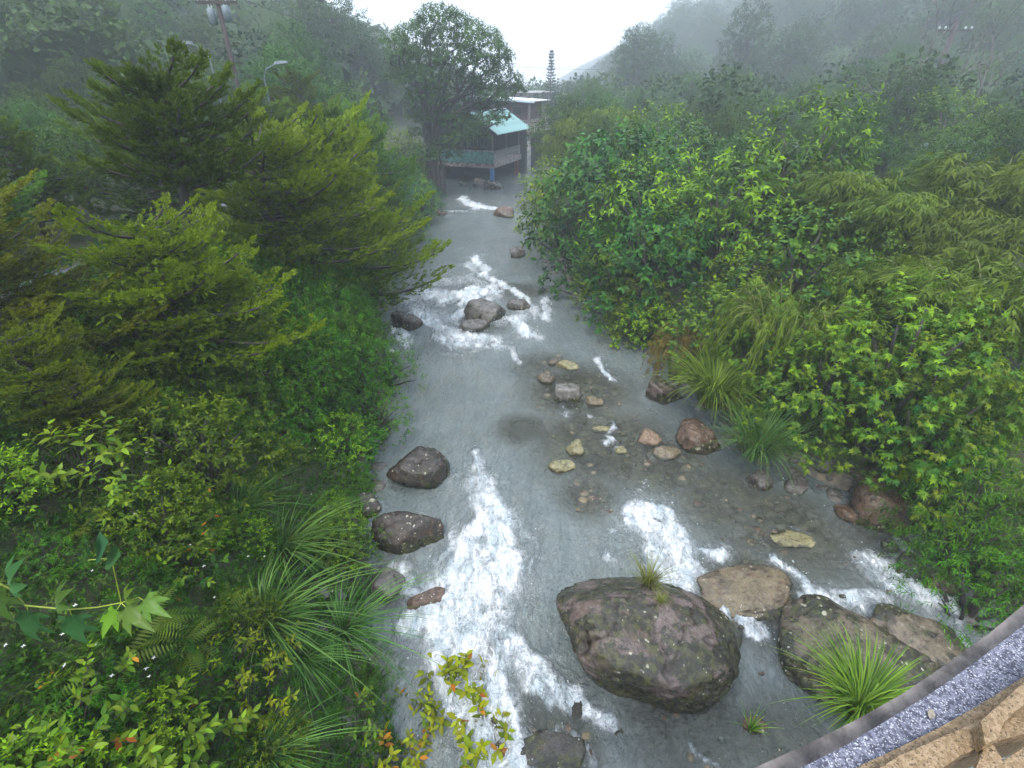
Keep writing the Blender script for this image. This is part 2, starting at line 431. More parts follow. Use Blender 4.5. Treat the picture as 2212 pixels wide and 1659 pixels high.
# big rocks of known outline get hand-set metric places
# ------------------------------------------------------------------ water
FOAM = [  # pixel polyline, pixel half-width, strength
 ([(1030, 985), (1038, 1020), (1045, 1060)], 12, .75), ([(1040, 1050), (1058, 1110), (1062, 1190)], 38, .85),
 ([(1050, 1090), (1090, 1180), (1090, 1270), (1060, 1370)], 26, .62),
 ([(1050, 1170), (1040, 1270), (1020, 1360), (1030, 1430)], 58, 1.0), ([(990, 1290), (1000, 1390), (1020, 1470)], 60, .9),
 ([(1040, 1430), (1060, 1500), (1075, 1600), (1090, 1690)], 48, 1.0), ([(1000, 1500), (1040, 1580)], 40, .9),
 ([(850, 1228), (900, 1262), (940, 1310), (1000, 1340)], 24, .75), ([(880, 1340), (950, 1350)], 30, .8),
 ([(1090, 1380), (1170, 1450), (1215, 1490)], 30, .72), ([(1150, 1470), (1250, 1520), (1335, 1548)], 16, .85),
 ([(960, 1140), (975, 1180), (950, 1210)], 9, .6), ([(1000, 1010), (960, 1050)], 8, .5),
 ([(1400, 1115), (1430, 1150), (1470, 1195), (1500, 1215)], 32, 1.0), ([(1500, 1205), (1570, 1200)], 18, 1.0),
 ([(1440, 1190), (1480, 1250)], 32, 1.0), ([(1330, 1150), (1360, 1130), (1410, 1115)], 7, .55), ([(1320, 1200), (1370, 1215)], 12, .62),
 ([(1700, 1212), (1740, 1250), (1765, 1290)], 17, .9), ([(1730, 1290), (1725, 1325)], 16, 1.0), ([(1770, 1290), (1850, 1310)], 16, .8),
 ([(1790, 1330), (1870, 1310), (1930, 1270)], 12, .75),
 ([(1890, 1215), (1925, 1250), (1990, 1280), (2040, 1290)], 26, .95), ([(1830, 1290), (1900, 1285)], 22, .8),
 ([(2040, 1290), (2078, 1330), (2095, 1385)], 9, .62), ([(1948, 1160), (1960, 1200)], 9, .7), ([(1985, 1160), (2010, 1200), (2050, 1240)], 9, .7),
 ([(1580, 1320), (1625, 1335), (1642, 1362)], 15, .9), ([(1480, 1290), (1560, 1310)], 10, .5),
 ([(1030, 570), (1058, 612), (1110, 640), (1165, 690)], 10, .8), ([(1010, 585), (1050, 600)], 14, .55),
 ([(905, 640), (950, 650), (1010, 645)], 18, .72), ([(890, 660), (930, 690), (990, 700)], 20, .6), ([(1080, 700), (1130, 690)], 20, .6), ([(940, 620), (1010, 610), (1060, 650)], 16, .5), ([(960, 660), (1010, 640), (1060, 635)], 16, .8), ([(1015, 650), (1000, 690)], 14, .9),
 ([(895, 685), (950, 705), (1000, 735), (1070, 740)], 14, .88), ([(950, 730), (990, 755), (1040, 750)], 10, .8),
 ([(1100, 700), (1125, 722)], 15, 1.0), ([(1080, 690), (1160, 735)], 12, .6), ([(855, 720), (885, 745)], 14, .8),
 ([(1060, 755), (1105, 760), (1118, 785)], 9, .72), ([(960, 768), (1010, 772), (1040, 762)], 7, .5),
 ([(1175, 660), (1190, 695)], 10, .8), ([(1290, 780), (1318, 825), (1372, 832)], 6, .75), ([(1285, 905), (1345, 920), (1325, 960)], 7, .62),
 ([(1225, 880), (1240, 905)], 8, .45), ([(1000, 438), (1030, 455), (1075, 462)], 8, .95), ([(960, 465), (1005, 466)], 3, .6),
 ([(1040, 1000), (1010, 1045)], 6, .6), ([(1110, 1110), (1150, 1170), (1140, 1230), (1120, 1260)], 6, .55),
 ([(1400, 1040), (1380, 1070), (1370, 1100)], 4, .5), ([(1560, 1650), (1500, 1600)], 9, .5), ([(1230, 1560), (1290, 1640)], 10, .5),
]
SEG = []
for pts, hw, st in FOAM:
    w = [P(a, b, 0.2) for a, b in pts]
    for (a, b), p, q in zip(pts, w[:-1], w[1:]):
        SEG.append((p.x, p.y, q.x, q.y, hw * mpp(a, b, .2), st))
SH = [(1250, 850, 120, 1.0), (1300, 960, 150, 1.0), (1420, 1000, 110, .9), (1560, 1080, 120, .8), (1700, 1150, 130, .9), (1640, 1280, 120, 1.0),
      (1270, 1070, 70, .8), (1180, 800, 70, .7), (1500, 1560, 160, .7), (1200, 1560, 110, .8), (1130, 930, 60, .8), (840, 1260, 60, .8),
      (1700, 1600, 120, .7), (1850, 1180, 110, .6), (1000, 650, 60, .4), (1600, 1150, 90, .6), (1045, 700, 60, .7), (1120, 640, 50, .7)]
SHW = [(*P(a, b, .2)[:2], r * mpp(a, b, .2), s) for a, b, r, s in SH]

nyw, nxw = 580, 370
t = np.linspace(0, 1, nyw)
wy = -4 + (np.exp(t * 2.75) - 1) / (np.exp(2.75) - 1) * 72
s = np.linspace(-0.06, 1.06, nxw)
Yw = np.repeat(wy[:, None], nxw, 1)
Xw = xl(Yw) - 0.35 + (xr(Yw) - xl(Yw) + 0.7) * s[None]
foam = np.zeros_like(Xw)
Xq = Xw + .42 * n2(Xw, Yw, .8, 3, 71) + .16 * n2(Xw, Yw, 3, 3, 73)
for x0_, y0_, x1_, y1_, hw, st in SEG:
    dx, dy = x1_ - x0_, y1_ - y0_
    tt = np.clip(((Xw - x0_) * dx + (Yw - y0_) * dy) / (dx * dx + dy * dy), 0, 1)
    # slanted views stretch a band along the river
    d = np.hypot(Xq - x0_ - tt * dx, (Yw - y0_ - tt * dy) * np.interp(Yw, [5, 12, 20, 45], [1, .75, .5, .25])) / hw
    foam = np.maximum(foam, np.maximum(st * 1.12 * np.exp(-(d / 1.3) ** 4), st * .62 * np.exp(-(d / 2.2) ** 2)))
shal = np.zeros_like(Xw)
for a, b, r, s_ in SHW:
    d = np.hypot(Xw - a, Yw - b) / r
    shal = np.maximum(shal, s_ * (1 - sstep(0.4, 1.5, d)))
ringh = np.zeros_like(Xw)
for (x, y, wid, wz), r in zip(RPOS, ROCKS):
    a = wid / 2; b = wid * r[3] / 2
    c_, s_ = math.cos(r[6]), math.sin(r[6])
    ux = ((Xw - x) * c_ + (Yw - y) * s_) / a; uy = (-(Xw - x) * s_ + (Yw - y) * c_) / b
    rr = np.hypot(ux, uy)
    band = np.exp(-((rr - 1.0) * max(a, .25) / 0.10) ** 2)
    up = 0.5 + 0.5 * np.clip(uy, -1, 1)
    foam = np.maximum(foam, np.minimum(.46, band * (.10 + .34 * up) * (0.4 if r[5] > .3 else 1)))
    ringh += band * 0.02 * up
Z0 = water_z(Yw)
big = n2(Xw * 1.2, Yw * .8, 1.1, 4, 41); mid = n2(Xw * 1.0 + big * .4, Yw * .6, 3.4, 4, 42); fine = n2(Xw + mid * .1, Yw * .8, 9, 3, 43)
calm = 0.026 * big + 0.014 * mid + 0.003 * fine
rid = 1 - np.abs(mid) * 2
rough_ = foam * (0.09 * big + 0.15 * rid + 0.06 * (1 - np.abs(fine) * 2) - .09)
Zw = Z0 + calm + rough_ + ringh
bl = n2(Xw, Yw, .9, 3, 50)
foam = np.clip(foam + foam * .25 * bl, 0, 1)
# the sill far upstream
Zw = Zw + 0.16 * np.exp(-((Yw - 35.2) / 0.7) ** 2)
V = np.stack([Xw.ravel(), Yw.ravel(), Zw.ravel()], -1)
idx = np.arange(nxw * nyw).reshape(nyw, nxw)
F = np.stack([idx[:-1, :-1], idx[:-1, 1:], idx[1:, 1:], idx[1:, :-1]], -1).reshape(-1, 4)

m, nt, out = newmat('river_water'); N = NT(nt)
pos = N.n('NewGeometry').outputs['Position']
mp = N.n('Mapping'); N.l(pos, mp.inputs[0]); mp.inputs['Scale'].default_value = (1, 0.62, 1)
w1 = N.noise(mp.outputs[0], 1.6, 5, .6, .8)
warp = N.n('VectorMath', operation='MULTIPLY_ADD')
nc = N.n('TexNoise'); N.l(mp.outputs[0], nc.inputs['Vector']); nc.inputs['Scale'].default_value = 2.2; nc.inputs['Detail'].default_value = 3
N.l(nc.outputs['Color'], warp.inputs[0]); warp.inputs[1].default_value = (.55, .55, .3); N.l(mp.outputs[0], warp.inputs[2])
r1 = N.noise(warp.outputs[0], 5.0, 6, .62); r2 = N.noise(warp.outputs[0], 13.0, 5, .6)
lace1 = N.math('SUBTRACT', 1.0, N.math('ABSOLUTE', N.math('MULTIPLY_ADD', r1, 4.0, -2.0)))
lace2 = N.math('SUBTRACT', 1.0, N.math('ABSOLUTE', N.math('MULTIPLY_ADD', r2, 4.0, -2.0)))
lace = N.math('MULTIPLY_ADD', lace2, 0.42, N.math('MULTIPLY', lace1, 0.58))
fa = N.math('ADD', N.attr('foam'), N.math('MULTIPLY', N.ss(N.noise(mp.outputs[0], .8, 3), .46, .62), .20))
fb = N.math('MULTIPLY', fa, N.math('MULTIPLY_ADD', N.noise(mp.outputs[0], 2.6, 4, .6), 1.3, .36))
fm = N.math('ADD', lace, N.math('MULTIPLY_ADD', fb, 1.32, -1.22))
# thin foam keeps to the lace lines, thick foam closes up
fmask = N.math('MULTIPLY', N.ss(fm, -0.05, 0.95), N.ss(fa, 0.02, 0.25))
streak = N.n('Mapping'); N.l(pos, streak.inputs[0]); streak.inputs['Scale'].default_value = (3.2, 0.7, 1)
st = N.noise(streak.outputs[0], 1.4, 5, .6, 1.2)
wc = N.mix(N.ss(st, .35, .65), (0.118, 0.146, 0.142), (0.152, 0.178, 0.170))
wc = N.mix(N.math('MULTIPLY', N.ss(N.noise(pos, .33, 4, .6, .6), .42, .62), .5), wc, (0.088, 0.112, 0.110))
wc = N.mix(N.math('MULTIPLY', N.ss(w1, .45, .7), .4), wc, (0.145, 0.14, 0.11))
sh = N.attr('shallow')
wc = N.mix(N.math('MULTIPLY', sh, .6), wc, (0.125, 0.112, 0.078))
wc = N.mix(N.math('MULTIPLY', N.ss(fa, .12, .95), .6), wc, (0.30, 0.345, 0.34))
foamc = N.mix(N.ss(N.noise(warp.outputs[0], 3.2, 6, .65), .36, .6), (0.52, 0.60, 0.63), (0.86, 0.89, 0.90))
cc = N.mix(fmask, wc, foamc)
hgt = N.math('ADD', N.math('MULTIPLY', N.noise(mp.outputs[0], 11, 5, .6, .4), .8), N.math('MULTIPLY', fmask, N.math('MULTIPLY_ADD', lace, .8, .4)))
drops = N.voro(pos, 16.0)
hgt = N.math('ADD', hgt, N.math('MULTIPLY', N.ss(drops, .22, .05), .25))
bp = N.bump(hgt, 0.085)
b = N.pri(cc, N.math('MULTIPLY_ADD', fmask, .55, .07), bp, 0.6)
tr = N.n('BsdfTransparent'); tr.inputs[0].default_value = (.72, .80, .76, 1)
see = N.math('MULTIPLY', N.math('MULTIPLY', sh, N.math('SUBTRACT', 1.0, fmask)), N.math('MULTIPLY_ADD', w1, .5, .48))
mx = N.n('MixShader'); N.l(see, mx.inputs[0]); N.l(b, mx.inputs[1]); N.l(tr.outputs[0], mx.inputs[2]); N.l(mx.outputs[0], out.inputs[0])
wat = link('river_water', mesh_np('river_water', V, F, mat=m, smooth=True, attrs={'foam': foam.ravel(), 'shallow': shal.ravel()}))
tag(wat, kind='structure')

# spray thrown up by the rapids: tiny beads of water, nobody could count them
R = np.random.default_rng(99)
fw = foam.ravel() ** 3; ii = R.choice(len(fw), 5200, p=fw / fw.sum()); ii = ii[V[ii, 1] < 30]
c = V[ii] + R.normal(0, .05, (len(ii), 3)); c[:, 2] = V[ii, 2] + .015 + .22 * R.random(len(ii)) ** 2.6
o8 = np.array([(1, 0, 0), (-1, 0, 0), (0, 1, 0), (0, -1, 0), (0, 0, 1), (0, 0, -1)], float)
f8 = np.array([(0, 2, 4), (2, 1, 4), (1, 3, 4), (3, 0, 4), (2, 0, 5), (1, 2, 5), (3, 1, 5), (0, 3, 5)])
sz = (.004 + .011 * R.random(len(c)) ** 2) * np.interp(c[:, 1], [5, 20], [1, 1.5])
SV = (c[:, None] + o8[None] * sz[:, None, None]).reshape(-1, 3); SF = (f8[None] + np.arange(len(c))[:, None, None] * 6).reshape(-1, 3)
spray = link('water_spray', mesh_np('water_spray', SV, SF, mat=flatmat('white_spray', (.8, .84, .86), .3, bump=0), smooth=True)); tag(spray, 'fine white spray above the rapids', 'spray', kind='stuff')

# ------------------------------------------------------------------ haze
HT = 76.0
m, nt, out = newmat('haze'); N = NT(nt)
pv = N.n('VolumePrincipled')
pv.inputs['Color'].default_value = (0.88, 0.94, 1.0, 1)
pv.inputs['Density'].default_value = 0.0026
pv.inputs['Anisotropy'].default_value = 0.2
nt.links.new(pv.outputs[0], out.inputs['Volume'])
b = MB(); b.box(-615, 615, -605, 615, -2.5, HT)
hz = b.build('haze', m); tag(hz, kind='stuff')
# ------------------------------------------------------------------ boulders
_ICO = {}
def ico(sub):
    if sub not in _ICO:
        bm = bmesh.new(); bmesh.ops.create_icosphere(bm, subdivisions=sub, radius=1.0)
        v = np.array([q.co[:] for q in bm.verts]); f = np.array([[w.index for w in q.verts] for q in bm.faces]); bm.free()
        _ICO[sub] = (v, f)
    return _ICO[sub]
def boulder(seed, sub, sx, sy, sz, blocky=12, rough=0.07, box=False):
    v, f = ico(sub); R = np.random.default_rng(seed)
    if box:
        n = np.array([(1, 0, 0), (-1, 0, 0), (0, 1, 0), (0, -1, 0), (0, 0, 1), (0, 0, -1)], float) + R.normal(0, .12, (6, 3))
        h = np.full(6, .78)
    else:
        n = R.normal(size=(blocky, 3)); h = R.uniform(.72, 1.0, blocky)
        n = np.vstack([n, (0.15, -.2, 1)]); h = np.append(h, .8)
    n /= np.linalg.norm(n, axis=1)[:, None]
    d = np.maximum(v @ n.T, 0) / h
    r = (d ** 20).sum(1) ** (-1 / 20)
    r = np.minimum(r, 1.25)
    p = v * r[:, None]
    k = fbm(p * 1.6 + seed, 4, seed) * .10 + fbm(p * 5 + seed, 4, seed + 5) * rough * .7
    w = p + fbm(p * 2.2 + seed, 3, seed + 8)[:, None] * .25
    crack = np.abs(fbm(w * np.array([1.1, 1.7, 1.3]) * 1.3 + seed * 3, 2, seed + 9))
    k = k - 0.075 * (1 - sstep(0, .035, crack))
    crack2 = np.abs(fbm(w * 2.9 + seed * 5, 2, seed + 19))
    k = k - 0.025 * (1 - sstep(0, .04, crack2))
    if sub >= 5: k = k + fbm(p * 17, 3, seed + 3) * .014
    p = p * (1 + k)[:, None]
    p = p * np.array([sx, sy, sz]) / 2 / .9
    ck = np.maximum(1 - sstep(0, .05, crack), .7 * (1 - sstep(0, .05, crack2)))
    return p, f, ck

STY = {  # main, second, patch, lichen share, dark moss share
 'purple': ((0.145, 0.108, 0.098), (0.088, 0.064, 0.040), (0.20, 0.16, 0.13), .42, .85),
 'tan': ((0.155, 0.125, 0.082), (0.085, 0.066, 0.045), (0.21, 0.17, 0.12), .5, .66),
 'pale': ((0.32, 0.28, 0.21), (0.15, 0.12, 0.08), (0.36, 0.33, 0.27), .45, .35),
 'darklichen': ((0.048, 0.038, 0.030), (0.028, 0.023, 0.018), (0.08, 0.06, 0.045), 0.8, .45),
 'ochre': ((0.19, 0.15, 0.085), (0.11, 0.09, 0.06), (0.24, 0.19, 0.12), .2, .2),
 'yellow': ((0.26, 0.235, 0.11), (0.15, 0.14, 0.075), (0.36, 0.33, 0.19), .15, .15),
 'brown': ((0.14, 0.088, 0.055), (0.075, 0.048, 0.032), (0.24, 0.19, 0.15), .6, .45),
 'dark': ((0.06, 0.055, 0.045), (0.035, 0.035, 0.03), (0.09, 0.08, 0.06), .25, .4),
 'grey': ((0.13, 0.12, 0.105), (0.075, 0.07, 0.06), (0.19, 0.175, 0.15), .35, .35),
 'blocky': ((0.20, 0.19, 0.165), (0.11, 0.10, 0.085), (0.28, 0.27, 0.24), .4, .3),
 'moss': ((0.06, 0.07, 0.03), (0.035, 0.04, 0.02), (0.1, 0.1, 0.05), .2, .6),
 'orange': ((0.28, 0.19, 0.12), (0.18, 0.13, 0.09), (0.36, 0.24, 0.17), .2, .1),
 'white': ((0.7, 0.65, 0.6), (0.5, 0.45, 0.4), (0.8, 0.78, 0.75), .1, .0),
}
def rockmat(key):
    a, b_, c_, lich, moss = STY[key]
    m, nt, out = newmat('wet_stone_' + key); N = NT(nt)
    tc = N.n('TexCoord').outputs['Object']
    n1 = N.noise(tc, 1.7, 6, .6, .6); n2_ = N.noise(tc, 5, 6, .65, .4); n3 = N.noise(tc, 26, 5, .7)
    col = N.mix(N.ss(n1, .42, .6), a, b_)
    col = N.mix(N.math('MULTIPLY', N.ss(n2_, .5, .68), .75), col, c_)
    col = N.mix(N.math('MULTIPLY', N.ss(n3, .40, .66), .45), col, tuple(x * .42 for x in b_))
    # iron stains
    col = N.mix(N.math('MULTIPLY', N.ss(N.noise(tc, 3.1, 6, .7, 1.0), .54, .66), .55), col, (0.10, 0.052, 0.022))
    # dark algae and moss patches
    mo = N.ss(N.math('ADD', N.noise(tc, 1.9, 7, .72, .4), N.math('MULTIPLY', N.attr('low'), .26)), .68 - moss * .28, .73 - moss * .26)
    mc = N.mix(N.ss(N.noise(tc, 9, 5), .46, .62), (0.016, 0.018, 0.010), (0.055, 0.060, 0.014))
    col = N.mix(N.math('MULTIPLY', mo, .88), col, mc)
    # lichen discs
    wv = N.n('VectorMath', operation='MULTIPLY_ADD'); nc = N.n('TexNoise'); N.l(tc, nc.inputs['Vector']); nc.inputs['Scale'].default_value = 9
    N.l(nc.outputs['Color'], wv.inputs[0]); wv.inputs[1].default_value = (.09, .09, .09); N.l(tc, wv.inputs[2])
    for sc, th in ((3.1, .17), (7.5, .20), (15, .16)):
        vd = N.voro(wv.outputs[0], sc)
        gate = N.ss(N.noise(tc, 1.3 + sc * .1, 4, .6), .64 - lich * .25, .69 - lich * .25)
        lm = N.math('MULTIPLY', N.math('MULTIPLY', N.ss(vd, th, th * .6), gate), .82)
        col = N.mix(lm, col, N.mix(N.noise(tc, 2.5), (0.42, 0.43, 0.36), (0.52, 0.46, 0.30)))
    col = N.mix(N.math('MULTIPLY', N.ss(N.math('ADD', N.attr('low'), N.math('MULTIPLY', N.noise(tc, 4, 4), .5)), .95, 1.3), .7), col, (0.022, 0.020, 0.013))
    ck = N.attr('crack')
    col = N.mix(N.math('MULTIPLY', ck, .92), col, (0.03, 0.02, 0.014))
    h = N.math('ADD', N.math('MULTIPLY', n2_, .6), N.math('MULTIPLY', n3, .35))
    wet = N.math('MULTIPLY_ADD', N.noise(tc, 3, 3), .5, .02)
    N.l(N.pri(col, wet, N.bump(h, .05), .5), out.inputs[0])
    return m
for k in STY: M['rock_' + k] = rockmat(k)
BIG = {}
for (x, y, wid, wz), r in zip(RPOS, ROCKS):
    px, py, wpx, dr, hr, sink, rot, seed, sty, sub, lab = r
    sx, sy = wid, wid * dr
    sz = wid * hr * 1.55
    p0, f, ck = boulder(seed, sub, 1.0, dr, hr * 1.55, blocky=(9 if sty in ('tan', 'pale') else 20 if sub == 6 else 11), box=(sty == 'blocky'))
    sc_ = wid; cr_, sr_ = math.cos(rot), math.sin(rot)
    for it in range(7):                                    # settle the stone until it covers what it covers in the photograph
        p = p0 * sc_; wid = sc_
        top = p[:, 2].max()
        zc = wz + wid * hr * (1 - sink) - top
        if sink >= .3: zc = wz + 0.012 - top + (0.03 if sink < .32 else -0.02)
        q = np.stack([p[:, 0] * cr_ - p[:, 1] * sr_ + x, p[:, 0] * sr_ + p[:, 1] * cr_ + y, p[:, 2] + zc - CAM_H], -1)
        vis = q[:, 2] + CAM_H > (wz if sink < .3 else wz - .12 * wid)
        q = q[vis]
        dep = q[:, 1] * cp - q[:, 2] * sp
        ax = 1106 + FOC * q[:, 0] / dep; ay = 829.5 - FOC * (q[:, 1] * sp + q[:, 2] * cp) / dep
        bw = ax.max() - ax.min(); mx_, my_ = (ax.max() + ax.min()) / 2, (ay.max() + ay.min()) / 2
        md = dep.mean()
        sc_ *= (wpx / bw) ** .8
        x += (px - mx_) * md / FOC * .9
        y += -(py - my_) * md / FOC / max(.25, abs((q[:, 2].mean()) / np.hypot(q[:, 1].mean(), q[:, 2].mean()))) * .8
        wz = float(water_z(y))
    low = 1 - sstep(-.1, .42, (p[:, 2] + zc - wz) / max(.2, wid * hr))
    me = mesh_np('boulder', p, f, mat=M['rock_' + sty], smooth=True, attrs={'crack': ck, 'low': low})
    o = link('boulder' if wid > .7 else 'rock', me, None, (x, y, zc), (0, 0, rot))
    tag(o, lab, 'boulder' if wid > .7 else 'rock', 'boulders and rocks in the river')
    BIG[seed] = (x, y, wid, wz, wz + wid * hr * (1 - sink))
# cobbles along both waterlines, joined: nobody could count them
R = np.random.default_rng(5)
vv, ff, cc_ = [], [], []; base = 0
v0, f0 = ico(2)
for i in range(420):
    y = R.uniform(3, 34) if R.random() < .8 else R.uniform(4, 12)
    side = R.random() < .45
    x = xl(y) + R.uniform(-.5, .35) if side else xr(y) + R.uniform(-.9, .5)
    s = R.uniform(.06, .26)
    p = v0 * (1 + .25 * fbm(v0 * 1.4 + i, 2, i)[:, None]) * s * np.array([1, R.uniform(.6, 1), R.uniform(.5, .8)])
    z = max(landz(x, y), float(water_z(y)) - .06)
    vv.append(p + np.array([x, y, z])); ff.append(f0 + base); base += len(v0)
V = np.vstack(vv)
cob = link('cobbles', mesh_np('cobbles', V, np.vstack(ff), mat=M['rock_grey'], smooth=True, attrs={'crack': np.zeros(len(V)), 'low': np.zeros(len(V))}))
tag(cob, 'grey wet cobbles scattered along both waterlines of the river', 'cobbles', kind='stuff')

# the bed of the shallows: half drowned stones of many sizes, too many to pick apart
R = np.random.default_rng(15)
for nm, key, cnt_, lab in (('riverbed_stones', 'rock_ochre', 230, 'drowned ochre stones packed in the shallow right half of the river'), ('riverbed_cobbles', 'rock_brown', 260, 'drowned brown stones packed in the shallow right half of the river')):
    vv, ff = [], []; base = 0
    for i in range(cnt_):
        a, b, r, s_ = SHW[R.choice([0, 1, 2, 3, 4, 5, 6, 7, 8, 9, 13, 15])]
        x = a + R.normal(0, .55) * r; y = b + R.normal(0, .6) * r
        if x < xl(y) + .4 or x > xr(y) + .1: continue
        s = .05 + .17 * R.random() ** 2
        p = v0 * (1 + .28 * fbm(v0 * 1.4 + i, 2, i)[:, None]) * s * np.array([1, R.uniform(.6, 1), R.uniform(.45, .7)])
        zt_ = float(water_z(y)) + R.uniform(-.05, .028)
        vv.append(p + np.array([x, y, zt_ - p[:, 2].max()])); ff.append(f0 + base); base += len(v0)
    V = np.vstack(vv)
    o = link(nm, mesh_np(nm, V, np.vstack(ff), mat=M[key], smooth=True, attrs={'crack': np.zeros(len(V)), 'low': np.zeros(len(V)) + .3})); tag(o, lab, 'riverbed stones', kind='stuff')
# ------------------------------------------------------------------ leaves
def nrm(a): return a / np.maximum(1e-9, np.linalg.norm(a, axis=-1, keepdims=True))
LEAF = {}
def leaf_tpl(w, fold=.08, droop=.12, rows=((.35, 1.0),)):
    v = [(0, 0, 0)]; f = []
    for t, k in rows:
        z = -droop * t * t
        v += [(t, -w / 2 * k, z + fold * k), (t, 0, z), (t, w / 2 * k, z + fold * k)]
    v.append((1, 0, -droop))
    f += [(0, 1, 2), (0, 2, 3)]
    n = len(rows)
    for i in range(n - 1):
        a = 1 + 3 * i; b = a + 3
        f += [(a, b, b + 1), (a, b + 1, a + 1), (a + 1, b + 1, b + 2), (a + 1, b + 2, a + 2)]
    a = 1 + 3 * (n - 1); tip = len(v) - 1
    f += [(a, tip, a + 1), (a + 1, tip, a + 2)]
    return np.array(v, float), np.array(f)
LEAF['ovate'] = leaf_tpl(.46, .06, .15, ((.28, .9), (.62, .85)))
LEAF['simple'] = leaf_tpl(.42, .07, .14, ((.42, 1.0),))
LEAF['lance'] = leaf_tpl(.17, .02, .25, ((.35, 1.0),))
LEAF['narrow'] = leaf_tpl(.11, .012, .2, ((.3, 1.0),))
LEAF['round'] = leaf_tpl(.85, .05, .12, ((.22, .8), (.6, .95)))
def lobed(w=1.0):
    """five pointed lobes, each folded along its own rib and drooping to its tip"""
    lobes = [(-2.05, .42, .16), (-1.0, .74, .17), (0.0, 1.0, .19), (1.0, .74, .17), (2.05, .42, .16)]
    v = [(0.0, 0, 0)]; f = []
    vall = [(-.03, -.05), (.20, -.26), (.36, -.17), (.36, .17), (.20, .26), (-.03, .05)]
    val = []
    for x, y in vall: val.append(len(v)); v.append((x + .05, y * w, .045))
    for i, (a, l, b) in enumerate(lobes):
        a *= .62; c, s = math.cos(a), math.sin(a) * w
        mid = len(v); v.append((c * l * .55, s * l * .55, .0 - .05 * l)); tip = len(v); v.append((c * l, s * l, -.20 * l))
        nx_, ny_ = -math.sin(a), math.cos(a)
        L_ = len(v); v.append((c * l * .62 - nx_ * b * .72, s * l * .62 - ny_ * b * .72 * w, .0)); R_ = len(v); v.append((c * l * .62 + nx_ * b * .72, s * l * .62 + ny_ * b * .72 * w, .0))
        f += [(0, val[i], mid), (val[i], L_, mid), (L_, tip, mid), (mid, tip, R_), (mid, R_, val[i + 1]), (0, mid, val[i + 1])]
    return np.array(v, float), np.array(f)
LEAF['lobed'] = lobed(.85)
def triangles(v, f): return v, f
# a sprig of scale foliage: a stem with many short forked tips lying nearly in one plane
def scale_spray(seed=0, n=9):
    R = np.random.default_rng(seed); v = []; f = []
    def shard(x, y, z, a, l, w, up):
        b = len(v); c, s = math.cos(a), math.sin(a)
        w *= 1.5
        v.append((x, y, z)); v.append((x + c * l * .45 - s * w, y + s * l * .45 + c * w, z + up * .45 + .012))
        v.append((x + c * l, y + s * l, z + up)); v.append((x + c * l * .45 + s * w, y + s * l * .45 - c * w, z + up * .45 - .012))
        f.append((b, b + 1, b + 2)); f.append((b, b + 2, b + 3))
    for i in range(n):
        t = i / (n - 1); env = .36 * (1 - t) ** .7 * (1 if t > .1 else .7) + .10
        for sd in (-1, 1):
            a = sd * R.uniform(.5, .95); z = R.normal(0, .03); l = env * R.uniform(.8, 1.15)
            shard(t * .85, 0, z, a, l, .05, R.uniform(-.02, .12))
            if t < .7: shard(t * .85 + math.cos(a) * l * .45, math.sin(a) * l * .45, z, a - sd * .55, l * .6, .045, R.uniform(.0, .12))
    shard(.72, 0, 0, 0, .3, .045, .08)
    return np.array(v), np.array(f)
def tuft(seed, n, cone):
    """short pointed scale tips fanning forward from one point"""
    R = np.random.default_rng(seed); v = []; f = []
    for i in range(n):
        t = i / n; x0 = .55 * t; a = 2.4 * i; c = cone * R.uniform(.5, 1.1) * (1 - .5 * t)
        d = np.array([math.cos(c), math.sin(c) * math.cos(a), math.sin(c) * math.sin(a) * .7 + .12]); l = R.uniform(.34, .5)
        s = nrm(np.cross(d, R.normal(size=3))) * .075
        b = len(v); p = np.array([x0, 0, 0.0]); v += [tuple(p), tuple(p + d * l * .5 + s), tuple(p + d * l), tuple(p + d * l * .5 - s)]
        f += [(b, b + 1, b + 2), (b, b + 2, b + 3)]
    return np.array(v), np.array(f)
LEAF['tuft'] = tuft(5, 11, .95); LEAF['tuft2'] = tuft(6, 9, 1.15)
LEAF['flake'] = (np.array([(0, 0, 0), (.5, -.3, .06), (1, 0, -.08), (.5, .3, .06)], float), np.array([(0, 1, 2), (0, 2, 3)]))
LEAF['scale'] = scale_spray(1)
LEAF['scale2'] = scale_spray(2, 6)

def scatter(T, pos, d, n, s, tint, tvar=None):
    tv, tf = T
    x = nrm(d); y = nrm(np.cross(n, x)); z = np.cross(x, y)
    s = np.asarray(s, float).reshape(-1, 1, 1) * np.ones((len(pos), 1, 1))
    V = pos[:, None] + s * (tv[None, :, 0:1] * x[:, None] + tv[None, :, 1:2] * y[:, None] + tv[None, :, 2:3] * z[:, None])
    F = (tf[None] + (np.arange(len(pos)) * len(tv))[:, None, None]).reshape(-1, 3)
    tn = np.repeat(np.clip(tint, 0, 1), len(tv))
    return V.reshape(-1, 3), F, tn
def merge(parts):
    V, F, T, b = [], [], [], 0
    for v, f, t in parts:
        V.append(v); F.append(f + b); T.append(t); b += len(v)
    return np.vstack(V), np.vstack(F), np.concatenate(T)
def rdir(R, n, zmin=-1.0):
    z = R.uniform(zmin, 1, n); a = R.uniform(0, 2 * np.pi, n); r = np.sqrt(1 - z * z)
    return np.stack([r * np.cos(a), r * np.sin(a), z], -1)
